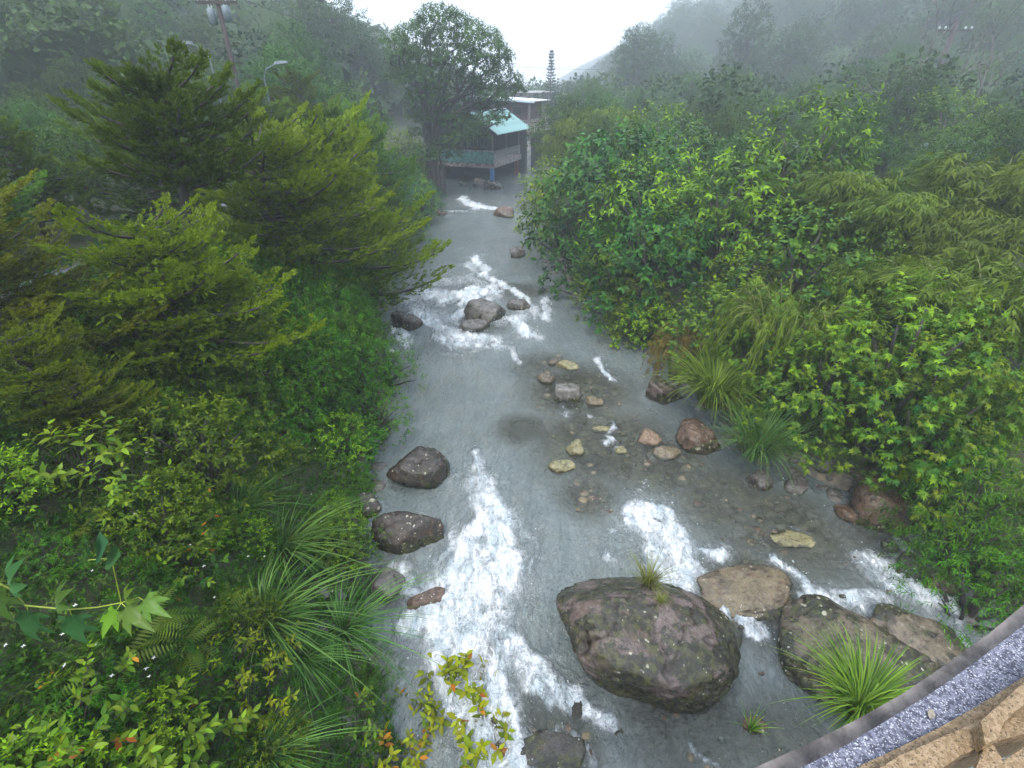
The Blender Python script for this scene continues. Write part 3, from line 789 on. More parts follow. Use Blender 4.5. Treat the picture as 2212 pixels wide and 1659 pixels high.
def sprigs(R, O, Dv, k, slen, ll, spread=.9, droop=.35, new=.0, opp=False, tbase=None, side='any'):
    """k leaves up each little stem; the leaves near its tip are the young ones"""
    n = len(O); Dv = nrm(Dv)
    A = nrm(np.cross(Dv, np.tile([0.1, 0.2, 1.0], (n, 1)))); B = np.cross(Dv, A)
    tb = R.uniform(0, .45, n) if tbase is None else tbase
    pos, dd, nn, ss, tt = [], [], [], [], []
    ph0 = R.uniform(0, 6.28, n)
    for i in range(k):
        t = (i + .6) / k
        ph = ph0 + i * (2.4 if not opp else 1.57 * (i // 2) + 3.14 * (i % 2))
        if side == 'flat': ph = ph0 * 0 + (0 if i % 2 else np.pi) + R.normal(0, .3, n)
        sd = A * np.cos(ph)[:, None] + B * np.sin(ph)[:, None]
        sprd = spread * (1.15 - .5 * t)
        d = Dv * math.cos(sprd) + sd * math.sin(sprd) + np.array([0, 0, -droop]) + R.normal(0, .12, (n, 3))
        c = O + Dv * (slen * t) + np.array([0, 0, -1]) * (slen * .25 * t * t * droop)
        pos.append(c); dd.append(d); nn.append(np.array([0, 0, .7]) + Dv * .75 + R.normal(0, .25, (n, 3)))
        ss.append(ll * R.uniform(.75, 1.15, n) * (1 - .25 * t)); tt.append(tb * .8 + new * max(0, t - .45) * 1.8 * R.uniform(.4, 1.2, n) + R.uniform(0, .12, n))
    return np.vstack(pos), np.vstack(dd), np.vstack(nn), np.concatenate(ss), np.concatenate(tt)
def clump_points(R, C, Rad, per, zmin=-.35, cull=.78):
    O, Dv, ci = [], [], []
    for i, (c, r) in enumerate(zip(C, Rad)):
        r = np.asarray(r) * np.ones(3)
        k = int(per * (r.mean() ** 2))
        d = rdir(R, k, zmin)
        lump = 1 + .22 * fbm(d * 2.3 + c * 3, 2, i)
        rr = R.uniform(.62, 1.04, k) ** .6 * lump
        o = c + d * r * rr[:, None]
        O.append(o); Dv.append(d + np.array([0, 0, .15])); ci.append(np.full(k, i))
    O = np.vstack(O); Dv = np.vstack(Dv); ci = np.concatenate(ci)
    keep = np.ones(len(O), bool)
    for i, (c, r) in enumerate(zip(C, Rad)):
        r = np.asarray(r) * np.ones(3)
        q = np.linalg.norm((O - c) / r, axis=1)
        keep &= ~((q < cull) & (ci != i))
    return O[keep], nrm(Dv[keep] + R.normal(0, .25, (keep.sum(), 3))), ci[keep]
def limbs(mb, R, base, ends, r0, rise=.5, n=5, wob=.12, sides=5):
    base = np.array(base, float)
    for e in ends:
        e = np.asarray(e, float); L = np.linalg.norm(e - base)
        pts, rad = [], []
        for i in range(n + 1):
            t = i / n
            q = base + (e - base) * np.array([t ** 1.25, t ** 1.25, t ** (1 / (1 + rise))])
            if 0 < i: q = q + R.normal(0, wob * L * .12, 3) * (1 if i < n else .3)
            pts.append(q); rad.append(r0 * (1 - t) ** .9 + .006 + .004 * L)
        mb.tube(pts, rad, sides)

def crown_plant(seed, C, Rad, per, leaf, k, slen, ll, spread, droop, new, zmin=-.35, cull=.78, opp=False, toff=0.0, topnew=0.0, side='any'):
    R = np.random.default_rng(seed)
    O, Dv, ci = clump_points(R, C, Rad, per, zmin, cull)
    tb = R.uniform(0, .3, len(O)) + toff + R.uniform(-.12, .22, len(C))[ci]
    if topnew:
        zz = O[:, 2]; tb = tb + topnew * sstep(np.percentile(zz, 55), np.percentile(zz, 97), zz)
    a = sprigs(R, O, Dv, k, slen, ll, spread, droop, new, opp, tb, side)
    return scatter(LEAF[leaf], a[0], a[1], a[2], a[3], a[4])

def thing(name, label, cat, group=None):
    o = empty(name); tag(o, label, cat, group); return o

def make_shrub(seed, name, mat, r=1.5, h=2.2, nc=11, per=100, leaf='simple', k=7, slen=.28, ll=.13, spread=.95, droop=.4, new=.5, squat=.8, toff=0, topnew=.15, opp=False, side='any', zmin=-.45):
    R = np.random.default_rng(seed)
    C, Rad = [], []
    for i in range(nc):
        a = 2.4 * i + R.uniform(-.3, .3); q = math.sqrt((i + .4) / nc)
        rad = r * q * R.uniform(.7, .95)
        z = h * (1 - .55 * q * q) * R.uniform(.72, .95)
        s = r * R.uniform(.30, .46)
        C.append((rad * math.cos(a), rad * math.sin(a), z)); Rad.append((s, s, s * squat))
        if R.random() < .75:
            C.append((rad * math.cos(a) * 1.12, rad * math.sin(a) * 1.12, z * R.uniform(.25, .55))); Rad.append((s * .9, s * .9, s * squat))
    C = np.array(C)
    o = thing(name, None, None)
    cr = crown_plant(seed + 1, C, Rad, per, leaf, k, slen, ll, spread, droop, new, zmin, .86, opp, toff, topnew, side)
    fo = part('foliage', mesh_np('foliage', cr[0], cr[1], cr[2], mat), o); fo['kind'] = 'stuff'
    mb = MB(); limbs(mb, R, (0, 0, -.5), C, .045, .6, 4)
    part('stem', mb.mesh('stem', M['bark'], True), o)
    return o
def make_tree(seed, name, mat, h=7.0, r=2.6, nc=16, per=46, leaf='simple', k=7, slen=.45, ll=.26, spread=1.0, droop=.35, new=.3, bark='bark', lower=.35, squat=.62, toff=0, topnew=.1, rr=(.26, .42), side='any'):
    R = np.random.default_rng(seed)
    C, Rad = [], []
    for i in range(nc):
        a = 2.4 * i + R.uniform(-.4, .4); q = math.sqrt((i + .3) / nc)
        t = 1 - .78 * q ** 1.6
        rad = r * q * R.uniform(.65, .95); z = h * (lower + (1 - lower) * t * R.uniform(.84, .97))
        s = r * R.uniform(*rr)
        C.append((rad * math.cos(a), rad * math.sin(a), z)); Rad.append((s, s, s * squat))
        if R.random() < .55:
            C.append((rad * .8 * math.cos(a + .4), rad * .8 * math.sin(a + .4), h * (lower + (1 - lower) * .45 * t) * R.uniform(.8, 1))); Rad.append((s * .95, s * .95, s * squat))
    C = np.array(C)
    o = thing(name, None, None)
    cr = crown_plant(seed + 1, C, Rad, per, leaf, k, slen, ll, spread, droop, new, -.4, .76, False, toff, topnew, side)
    fo = part('crown', mesh_np('crown', cr[0], cr[1], cr[2], mat), o); fo['kind'] = 'stuff'
    mb = MB(); th = h * lower * 1.05
    mb.tube([(0, 0, -.8), (.06, 0, th * .5), (0, .08, th)], [h * .028, h * .022, h * .018], 8)
    limbs(mb, R, (0, .08, th * .9), C, h * .012, .35, 5, .2)
    part('trunk', mb.mesh('trunk', M[bark], True), o)
    return o
def make_cypress(seed, mat, h=5.5, r=2.6, nb=46, per=52, bias=(1, -.15), lean=0.0, ss=.25, tip=.36, low=.1):
    """layered boughs with pointed, upswept tips; the wind bias turns them to the river"""
    R = np.random.default_rng(seed)
    o = thing('cypress_tree', None, None)
    mb = MB()
    tr = [Vector((lean * t * h + .12 * math.sin(t * 5 + seed), .1 * math.sin(t * 4 + seed), -1 + (h * .93 + 1) * t)) for t in np.linspace(0, 1, 9)]
    mb.tube(tr, [h * .032 * (1 - i / 9.5) + .012 for i in range(9)], 8)
    P_, D_, N_, S_, T_ = [], [], [], [], []
    b = np.array([bias[0], bias[1], 0.0])
    for j in range(nb):
        t = low + (1 - low) * (j + R.uniform(0, 1)) / nb
        az = j * 2.4 + R.uniform(-.4, .4)
        d = nrm(np.array([math.cos(az), math.sin(az), 0]) + b * .34 + np.append(R.normal(0, .2, 2), 0))
        L = r * (1.05 - t ** 3.0 * .62) * (1 + .28 * math.sin(az * 2 + seed + t * 5)) * R.uniform(.55, 1.15) * (1 + .25 * float(d @ b))
        base = np.array([lean * t * h, 0, h * t * .93])
        up = R.uniform(-.12, .28) + .28 * t
        m_ = 9; pts = []
        for i in range(m_):
            q = i / (m_ - 1)
            pts.append(base + d * L * q + np.array([0, 0, L * (up * q + .28 * q ** 3 - .18 * q)]))
        pts = np.array(pts)
        mb.tube([Vector(p) for p in pts[:8]], [.02 + .012 * L * (1 - i / 8) for i in range(8)], 4)
        n = int(per * L / r * 2.0)
        q = R.uniform(.12, 1, n) ** .8
        ip = q * (m_ - 1); i0 = np.minimum(ip.astype(int), m_ - 2); fr = (ip - i0)[:, None]
        c = pts[i0] * (1 - fr) + pts[i0 + 1] * fr
        tan = nrm(pts[i0 + 1] - pts[i0])
        lat = nrm(np.cross(tan, [0, 0, 1.0])); s = R.choice([-1, 1], n)[:, None]
        env = L * .46 * (1 - q) ** .55 * np.minimum(1, q * 4)
        off = R.uniform(0, 1, n) * env
        c = c + lat * s * off[:, None] + np.array([0, 0, 1.0]) * (R.normal(-.06, .19, n) * L * .5 * (1 - q) + off * .25)[:, None]
        P_.append(c); D_.append(tan * (.9 + q[:, None]) + lat * s * (.8 * (1 - q))[:, None] + R.normal(0, .42, (n, 3)) + np.array([0, 0, .22]))
        N_.append(np.array([0, 0, 1.0]) + R.normal(0, .35, (n, 3)) - tan * .2)
        S_.append(ss * R.uniform(.75, 1.2, n) * (1 - .25 * q))
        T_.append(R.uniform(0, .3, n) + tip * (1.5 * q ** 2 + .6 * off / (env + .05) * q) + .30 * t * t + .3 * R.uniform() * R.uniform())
    a = [np.vstack(x) if i < 3 else np.concatenate(x) for i, x in enumerate((P_, D_, N_, S_, T_))]
    h2 = R.random(len(a[0])) < .5
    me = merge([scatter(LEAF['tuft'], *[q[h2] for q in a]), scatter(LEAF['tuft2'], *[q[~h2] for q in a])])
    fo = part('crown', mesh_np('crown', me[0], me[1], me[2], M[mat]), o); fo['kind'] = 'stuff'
    part('trunk', mb.mesh('trunk', M['bark'], True), o)
    return o
def make_bamboo(seed, nculm=16, h=5.0, spread=1.8, leaves=26, ll=.20, mat='bamboo', k=6):
    R = np.random.default_rng(seed); o = thing('bamboo_clump', None, None)
    mb = MB(); O_, D_, T_ = [], [], []
    for i in range(nculm):
        a = R.uniform(0, 6.28); r0 = R.uniform(0, .5); hh = h * R.uniform(.7, 1.08); out_ = spread * R.uniform(.4, 1.1)
        d = np.array([math.cos(a), math.sin(a), 0]); pts = []
        for q in np.linspace(0, 1, 10):
            pts.append(d * (r0 + out_ * q ** 2.6) + np.array([0, 0, hh * (q - .22 * q ** 4) - .5 * (1 - q)]))
        pts = np.array(pts); mb.tube([Vector(p) for p in pts], [.024 * (1 - .85 * q) + .003 for q in np.linspace(0, 1, 10)], 5)
        q = R.uniform(.28, 1, leaves) ** .8; ip = q * 9; i0 = np.minimum(ip.astype(int), 8); fr = (ip - i0)[:, None]
        c = pts[i0] * (1 - fr) + pts[i0 + 1] * fr
        ad = rdir(R, leaves, -.3); ad[:, 2] *= .5
        c = c + nrm(ad) * R.uniform(.05, .55, leaves)[:, None]
        O_.append(c); D_.append(nrm(ad) * .8 + nrm(pts[i0 + 1] - pts[i0]) * .4 - np.array([0, 0, .75])); T_.append(R.uniform(0, .4, leaves) + .3 * q * R.uniform(.3, 1))
    O_ = np.vstack(O_); D_ = np.vstack(D_); T_ = np.concatenate(T_)
    a = sprigs(R, O_, D_, k, .30, ll, .75, .55, .2, tbase=T_)
    me = scatter(LEAF['lance'], *a)
    fo = part('foliage', mesh_np('foliage', *me, M[mat]), o); fo['kind'] = 'stuff'
    part('culm', mb.mesh('culm', M['culm'], True), o)
    return o
def make_weeping(seed, h=2.6, r=1.5, mat='bamboo'):
    """a mound of hanging leafy stems"""
    R = np.random.default_rng(seed); o = thing('weeping_bamboo', None, None); mb = MB(); O_, D_, T_ = [], [], []
    for i in range(70):
        a = R.uniform(0, 6.28); d = np.array([math.cos(a), math.sin(a), 0]); L = r * R.uniform(.6, 1.1); hh = h * R.uniform(.85, 1.05); dr = h * R.uniform(.35, .8)
        q = np.linspace(0, 1, 10)[:, None]
        pts = d * L * q ** .8 + np.array([0, 0, 1.0]) * (hh * (1 - (1 - q) ** 2.5) - dr * q ** 2.6 * 1.1)
        mb.tube([Vector(p) for p in pts], [.010 * (1 - .8 * t) + .002 for t in q[:, 0]], 3)
        n = 26; qq = R.uniform(.35, 1, n); ip = qq * 9; i0 = np.minimum(ip.astype(int), 8); fr = (ip - i0)[:, None]
        O_.append(pts[i0] * (1 - fr) + pts[i0 + 1] * fr); D_.append(pts[i0 + 1] - pts[i0]); T_.append(R.uniform(.2, .8, n))
    a = sprigs(R, np.vstack(O_), nrm(np.vstack(D_)), 4, .12, .15, .6, .5, .3, tbase=np.concatenate(T_))
    me = scatter(LEAF['lance'], *a)
    fo = part('foliage', mesh_np('foliage', *me, M[mat]), o); fo['kind'] = 'stuff'
    part('stem', mb.mesh('stem', M['culm'], True), o)
    return o
def blades(R, n, L, w, out_, arch, r0=.12, seg=6, lean=(0, 0), tl=(0, 1), zmul=1.0):
    """arching grass blades as tapering folded strips"""
    a = R.uniform(0, 6.28, n); d = np.stack([np.cos(a), np.sin(a), a * 0], -1) + np.array([lean[0], lean[1], 0])
    o = R.uniform(0, out_, n)[:, None]; l = L * R.uniform(.55, 1.1, n)[:, None]; ar = arch * R.uniform(.5, 1.3, n)[:, None]
    base = d * r0 * R.uniform(0, 1, n)[:, None]
    s = nrm(np.cross(d, [0, 0, 1.0])); V = []
    for i in range(seg + 1):
        q = i / seg
        c = base + d * l * (o * q + .5 * ar * q ** 2) + np.array([0, 0, 1.0]) * l * (q * .95 - ar * .62 * q ** 2.6) * zmul
        ww = w * (1 - q ** 1.6) * (.6 + .4 * min(1, q * 5)) + .0008
        V += [c - s * ww / 2, c + s * ww / 2]
    V = np.stack(V, 1); k = 2 * (seg + 1)
    f = []
    for i in range(seg): f += [(2 * i, 2 * i + 1, 2 * i + 3), (2 * i, 2 * i + 3, 2 * i + 2)]
    F = (np.array(f)[None] + (np.arange(n) * k)[:, None, None]).reshape(-1, 3)
    t = np.repeat(R.uniform(*tl, n), k)
    return V.reshape(-1, 3), F, t
def make_grass(seed, mat, n=260, L=.9, w=.018, out_=.55, arch=.8, r0=.2, lean=(0, 0), name='grass_clump'):
    R = np.random.default_rng(seed); o = thing(name, None, None)
    me = blades(R, n, L, w, out_, arch, r0, 6, lean)
    fo = part('blades', mesh_np('blades', *me, M[mat]), o); fo['kind'] = 'stuff'
    me2 = blades(R, max(20, n // 4), L * .45, w * .8, .9, .6, r0 * 1.2, 4)
    f2 = part('thatch', mesh_np('thatch', *me2, M['dead']), o); f2['kind'] = 'stuff'
    return o
def make_palm(seed, h=7.0, fl=1.6):
    R = np.random.default_rng(seed); o = thing('palm_tree', None, None); mb = MB()
    mb.tube([(0, 0, -1), (.1, 0, h * .5), (0.05, 0, h)], [.14, .10, .09], 7)
    part('trunk', mb.mesh('trunk', M['bark_pale'], True), o)
    ps, ds, ns, ss, ts = [], [], [], [], []
    for i in range(13):
        a = i * 2.4; up = R.uniform(.1, .9); d = np.array([math.cos(a), math.sin(a), 0])
        for q in np.linspace(.15, 1, 14):
            c = np.array([0, 0, h]) + d * fl * q + np.array([0, 0, fl * (up * q - 1.0 * q * q * .9)])
            for s in (-1, 1):
                lat = np.array([-d[1], d[0], 0]) * s
                ps.append(c); ds.append(d * .5 + lat * .8 + np.array([0, 0, -.35])); ns.append((0, 0, 1)); ss.append(fl * .42 * (1 - .5 * q)); ts.append(R.uniform(0, .5))
    me = scatter(LEAF['narrow'], np.array(ps), np.array(ds), np.array(ns, float), np.array(ss), np.array(ts))
    part('fronds', mesh_np('fronds', *me, M['tree']), o)['kind'] = 'stuff'
    return o
def make_spire(seed, h=9.0, r=1.1):
    """a column shaped araucaria with whorls of short upturned boughs"""
    R = np.random.default_rng(seed); o = thing('araucaria_tree', None, None); mb = MB()
    mb.tube([(0, 0, -1), (0, 0, h * .5), (0, 0, h)], [.16, .10, .03], 7)
    ps, ds, ns, ss, ts = [], [], [], [], []
    for j in range(22):
        t = .15 + .85 * j / 22; L = r * (1.08 - t) ** .8 * R.uniform(.7, 1.15) * (.5 if t > .93 else 1)
        for i in range(6):
            a = i * 1.047 + j * .5 + R.uniform(-.2, .2); d = np.array([math.cos(a), math.sin(a), 0.25]); b = np.array([0, 0, h * t])
            mb.tube([Vector(b), Vector(b + d * L)], [.025, .01], 3)
            for q in np.linspace(.3, 1, 6):
                ps.append(b + d * L * q); ds.append(d + R.normal(0, .4, 3) + np.array([0, 0, .3])); ns.append(R.normal(0, 1, 3)); ss.append(.30); ts.append(R.uniform(0, .4))
    me = scatter(LEAF['scale2'], np.array(ps), np.array(ds), np.array(ns), np.array(ss), np.array(ts))
    part('crown', mesh_np('crown', *me, M['tree']), o)['kind'] = 'stuff'
    part('trunk', mb.mesh('trunk', M['bark'], True), o)
    return o
def make_wispy(seed, h=9.0):
    """a thin crowned tree: many fine ascending twigs and few leaves"""
    R = np.random.default_rng(seed); o = thing('wispy_tree', None, None); mb = MB(); tips = []
    def grow(p, d, L, r, lev):
        pts = [p]; q = p
        for i in range(3):
            d = (d + Vector(R.normal(0, .14, 3)) + Vector((0, 0, .05))).normalized(); q = q + d * L / 3; pts.append(q)
        mb.tube(pts, [r, r * .85, r * .7, r * .55], 5 if lev < 2 else 3)
        if lev >= 4: tips.append((np.array(q), np.array(d))); return
        for i in range(3 if lev else 4):
            e = (d + Vector(R.normal(0, .42, 3))).normalized(); grow(q if i else pts[2], e, L * R.uniform(.6, .82), r * .55, lev + 1)
    grow(Vector((0, 0, -1)), Vector((0, 0, 1)), h * .38, h * .018, 0)
    O = np.array([t[0] for t in tips]); Dv = np.array([t[1] for t in tips])
    O = np.repeat(O, 3, 0) + R.normal(0, .25, (len(O) * 3, 3)); Dv = np.repeat(Dv, 3, 0) + R.normal(0, .4, (len(Dv) * 3, 3))
    a = sprigs(R, O, Dv, 5, .4, .16, .8, .5, .2)
    part('crown', mesh_np('crown', *scatter(LEAF['lance'], *a), M['bamboo']), o)['kind'] = 'stuff'
    part('trunk', mb.mesh('trunk', M['bark_pale'], True), o)
    return o
def make_fern(seed, nf=12, L=.7):
    R = np.random.default_rng(seed); o = thing('fern', None, None)
    ps, ds, ns, ss, ts = [], [], [], [], []
    for i in range(nf):
        a = i * 2.4 + R.uniform(-.3, .3); d = np.array([math.cos(a), math.sin(a), 0]); l = L * R.uniform(.7, 1.1); up = R.uniform(.4, .9); tt = R.uniform(0, 1)
        for q in np.linspace(.1, 1, 17):
            c = d * l * q + np.array([0, 0, l * (up * q - .75 * q * q)])
            for s in (-1, 1):
                lat = np.array([-d[1], d[0], 0]) * s
                ps.append(c); ds.append(d * .35 + lat + np.array([0, 0, -.1])); ns.append((d[0] * -.2, d[1] * -.2, 1)); ss.append(l * .26 * math.sin(math.pi * min(1, q * .8 + .22)) + .01); ts.append(tt)
    me = scatter(LEAF['lance'], np.array(ps), np.array(ds), np.array(ns, float), np.array(ss), np.array(ts))
    part('fronds', mesh_np('fronds', *me, M['fern']), o)['kind'] = 'stuff'
    return o
# ------------------------------------------------------------------ where a line of sight meets the land
def hit(px, py, off=0.0):
    d = ray(px, py); t = 1.0
    while t < 120:
        x, y, z = d[0] * t, d[1] * t, CAM_H + d[2] * t
        if z < landz(x, y) + off: return x, y, landz(x, y)
        t += .12
    return d[0] * t, d[1] * t, landz(d[0] * t, d[1] * t)
PROTO, USED, ZMAX = {}, set(), {}
RP = random.Random(77)
def put(key, x, y, z=None, rz=None, sc=1.0, label=None, cat=None, group=None):
    o = PROTO[key]
    z = landz(x, y) if z is None else z
    rz = RP.uniform(0, 6.28) if rz is None else rz
    if key in USED: o = dup(o)
    USED.add(key)
    o.location = (x, y, z); o.rotation_euler = (0, 0, rz); o.scale = sc if hasattr(sc, '__len__') else (sc, sc, sc * RP.uniform(.92, 1.08))
    for k in ('label', 'category', 'group'):
        if k in o: del o[k]
    tag(o, label, cat, group)
    return o

# ------------------------------------------------------------------ one of each kind
PROTO['cyp_a'] = make_cypress(101, 'cypress', 5.6, 2.6, 66, 70, (1, -.2), .02, low=.30)
PROTO['cyp_b'] = make_cypress(102, 'cypress', 5.2, 2.3, 66, 62, (1, .1), -.02)
PROTO['cyp_c'] = make_cypress(103, 'cypress_far', 5.4, 2.2, 54, 54, (.8, -.5), 0, .30, low=.2)
PROTO['cyp_d'] = make_cypress(104, 'cypress_far', 5.6, 2.0, 40, 60, (1.2, -.3), .10, low=.62, tip=.3)
PROTO['sh_a'] = make_shrub(201, 'leafy_shrub', M['shrub'], 1.7, 2.6, 13, 100, 'simple', 7, .30, .165, new=.55, toff=.02)
PROTO['sh_b'] = make_shrub(202, 'leafy_shrub', M['shrub'], 1.5, 2.4, 12, 90, 'simple', 7, .32, .185, new=1.0, toff=.06, topnew=.3)
PROTO['sh_c'] = make_shrub(211, 'leafy_shrub', M['shrub_dark'], 1.6, 2.6, 11, 72, 'ovate', 6, .30, .22, new=.5, topnew=.2)
PROTO['sh_d'] = make_shrub(212, 'leafy_shrub', M['shrub_blue'], 1.5, 2.4, 12, 95, 'simple', 7, .30, .16, new=.6, topnew=.2)
PROTO['fi_a'] = make_shrub(203, 'fine_leaved_shrub', M['shrub_fine'], 1.2, 1.5, 12, 210, 'lance', 7, .22, .13, .8, .5, new=.5, zmin=-.5)
PROTO['fi_b'] = make_shrub(204, 'fine_leaved_shrub', M['shrub_fine'], 1.0, 1.2, 10, 230, 'simple', 7, .18, .085, .9, .3, new=.45)
PROTO['bl_a'] = make_shrub(205, 'blue_green_shrub', M['shrub_blue'], 1.2, 1.5, 10, 120, 'lance', 7, .25, .17, .8, .5, new=.4)
PROTO['lobe'] = make_shrub(206, 'lobed_leaf_shrub', M['lobed'], 1.5, 2.6, 13, 105, 'lobed', 6, .26, .135, 1.0, .5, new=.7, toff=.02)
PROTO['round'] = make_shrub(207, 'round_leaf_shrub', M['lobed'], 1.3, 2.0, 11, 95, 'round', 6, .24, .11, 1.0, .3, new=.4, toff=-.05)
PROTO['bam_a'] = make_bamboo(301, 24, 4.8, 1.35, 70, .36)
PROTO['bam_b'] = make_bamboo(302, 20, 3.8, 1.15, 70, .33)
PROTO['weep'] = make_weeping(303)
PROTO['tr_a'] = make_tree(401, 'broadleaf_tree', M['tree'], 7.0, 2.9, 17, 95, ll=.22, topnew=.25)
PROTO['tr_b'] = make_tree(402, 'broadleaf_tree', M['tree'], 6.0, 2.4, 14, 110, leaf='lance', ll=.34, droop=.5, toff=.1)
PROTO['tr_c'] = make_tree(403, 'broadleaf_tree', M['tree'], 8.5, 2.6, 18, 80, leaf='simple', ll=.26, lower=.3, squat=.8)
PROTO['tr_d'] = make_tree(404, 'broadleaf_tree', M['tree'], 4.5, 2.2, 13, 110, leaf='simple', ll=.2, lower=.25, toff=.2)
PROTO['dense'] = make_tree(405, 'rounded_tree', M['tree_dark'], 6.8, 3.1, 24, 150, leaf='simple', ll=.18, slen=.3, lower=.26, squat=.85, rr=(.3, .42), topnew=.2, toff=.05)
PROTO['gr_a'] = make_grass(501, 'grass', 520, 1.2, .022, .5, .85, .22)
PROTO['gr_b'] = make_grass(502, 'grass_dark', 330, 1.15, .013, .6, .8, .28)
PROTO['gr_c'] = make_grass(503, 'grass_dark', 130, 1.35, .026, .5, 1.0, .1, (.55, -.1))
PROTO['gr_d'] = make_grass(504, 'grass', 30, .42, .014, .7, .5, .03)
PROTO['gr_e'] = make_grass(505, 'grass_dry', 170, .95, .011, .55, .6, .09)
PROTO['gr_f'] = make_grass(506, 'grass_dark', 160, 1.7, .022, .45, .9, .3)
PROTO['palm'] = make_palm(601)
PROTO['spire'] = make_spire(602)
PROTO['wispy'] = make_wispy(603)
PROTO['fern'] = make_fern(604)

for k_, o_ in PROTO.items():
    ZMAX[k_] = max(max(q.co.z for q in ch.data.vertices) for ch in KIDS[o_.name])
# ------------------------------------------------------------------ left bank trees
G = 'cypress trees on the left bank'
for key, x, y, ztop, h0, rz, lab in [
  ('cyp_b', -8.1, 7.0, 7.0, 5.2, .3, 'golden tipped cypress at the left edge of the photo, its dark trunk bare below'),
  ('cyp_a', -6.5, 8.4, 6.7, 5.6, .1, 'big olive cypress nearest the river, in front of the other cypresses'),
  ('cyp_d', -7.0, 10.4, 8.75, 5.2, .0, 'dark gnarled cypress whose top leans up toward the utility pole'),
  ('cyp_a', -6.3, 13.0, 8.05, 5.6, .35, 'cypress in the middle of the row with several upswept pointed boughs'),
  ('cyp_b', -6.0, 16.0, 8.0, 5.2, .15, 'cypress right of the middle one, its boughs reaching over the bank'),
  ('cyp_c', -6.8, 20.0, 7.9, 5.4, .2, 'darker green cypress second from the tall tree by the house'),
  ('cyp_c', -7.2, 25.0, 7.7, 5.4, 1.1, 'dark cypress standing nearest the tall tree by the house'),
  ('cyp_c', -9.8, 14.5, 8.3, 5.4, 2.2, 'dark cypress standing behind the middle of the row'),
  ('cyp_c', -11.0, 9.5, 7.6, 5.4, 2.9, 'hazy cypress behind the left edge cypress'),
  ('cyp_c', -9.6, 20.5, 8.3, 5.4, .9, 'cypress behind the far end of the row')]:
    gz = landz(x, y) - .1
    s = (ztop - gz) / ZMAX[key]
    put(key, x, y, gz, rz, (.35 + s * .65, .35 + s * .65, s), lab, 'tree', G)
x, y, z = hit(80, 830, .9); put('cyp_b', x, y, z - .1, .5, (.36, .36, .34), 'small golden juniper among broad leaves at the left edge', 'tree', G)
x, y, z = hit(190, 900, .6); put('cyp_b', x, y, z - .1, 1.5, (.26, .26, .24), 'smallest golden juniper right of the other small one', 'tree', G)

# ------------------------------------------------------------------ left bank shrubs and grasses
GS = 'shrubs along the left bank'
RL = random.Random(9)
for i, y in enumerate(np.arange(9.0, 46, 1.15)):
    for j, dl in enumerate((.25, 1.5, 2.9)):
        if j == 2 and y > 30: continue
        yy = y + RL.uniform(-.4, .4); x = xl(yy) - dl - RL.uniform(-.3, .5)
        key = RL.choice(['fi_a', 'fi_b', 'fi_a', 'fi_b', 'sh_b'] if y < 26 else ['fi_a', 'bl_a', 'sh_b'])
        s = RL.uniform(.62, .95) if j == 0 else RL.uniform(.85, 1.25)
        put(key, x, yy, None, None, s, 'low leafy shrub in the continuous green fringe along the left waterline', 'shrub', GS)
for i in range(44):
    y = RL.uniform(8.5, 26); x = xl(y) - RL.uniform(.8, 2.6); k = RL.uniform(.75, 1.15)
    put(RL.choice(['fi_a', 'fi_b', 'fi_a', 'fi_b', 'fi_a', 'sh_a' if y > 14 else 'fi_b']), x, y, None, None, (k, k, k * RL.uniform(1.1, 1.5)), 'tall bush in the dense green wall between the cypresses and the river', 'bush', 'wall of bushes under the cypresses')
for i in range(26):
    y = RL.uniform(5.5, 13); x = xl(y) - RL.uniform(1.2, 4.2)
    put(RL.choice(['fi_b', 'fi_a', 'sh_a']), x, y, None, None, RL.uniform(.35, .65), 'bushy dark green shrub on the slope below the cypresses', 'shrub', 'shrubs below the cypresses')
for i in range(64):
    y = 1.2 + 8.5 * RL.random(); x = xl(y) - (RL.uniform(-.1, .5) if i % 3 == 0 else RL.uniform(.4, 4.6))
    put(RL.choice(['fi_b', 'fi_a', 'fi_b', 'sh_b', 'sh_a']), x, y, landz(x, y) - .05, None, RL.uniform(.22, .42), 'small leafy bush in the low growth of the near left bank', 'bush', 'small bushes of the near left bank')
for (px, py, off, key, s, rz, lab) in [
  (560, 1320, .5, 'gr_c', 1.0, 0.0, 'arching bluish grass clump at the middle of the near left bank'),
  (600, 1160, .5, 'gr_c', .95, .2, 'arching grass clump above the middle one, bent toward the river'),
  (505, 1080, .4, 'gr_c', .66, .5, 'upper arching grass clump beside the dark shrubs on the left bank'),
  (730, 1345, .4, 'gr_c', .95, .15, 'arching grass clump reaching the foam on the near left bank'),
  (640, 1400, .4, 'gr_c', .60, -.5, 'shining wet grass clump just below the middle grass clump'),
  (560, 1610, .4, 'gr_c', .62, -.2, 'grass clump near the bottom of the left bank'),
  (470, 930, .3, 'gr_c', .5, .4, 'small grass tuft in the dark hollow of the left bank'),
  (925, 525, .3, 'gr_f', .72, 0, 'pale reed clump leaning over the water from the left bank'),
  (800, 400, 1.0, 'gr_f', 1.1, 0, 'tall reed clump beside the blue green shrub under the dark cypress'),
  (740, 455, .8, 'gr_f', .9, 1.0, 'tall reed clump left of the other tall reeds'),
  (850, 600, .4, 'gr_b', .7, 0, 'fine grass clump among the left bank shrubs above the rapids'),
  (800, 690, .4, 'gr_b', .7, 1, 'fine grass clump left of the dark rock at the rapids')]:
    x, y, z = hit(px, py, off)
    put(key, x, y, z - .05, rz, s, lab, 'grass', 'grass clumps on the left bank')
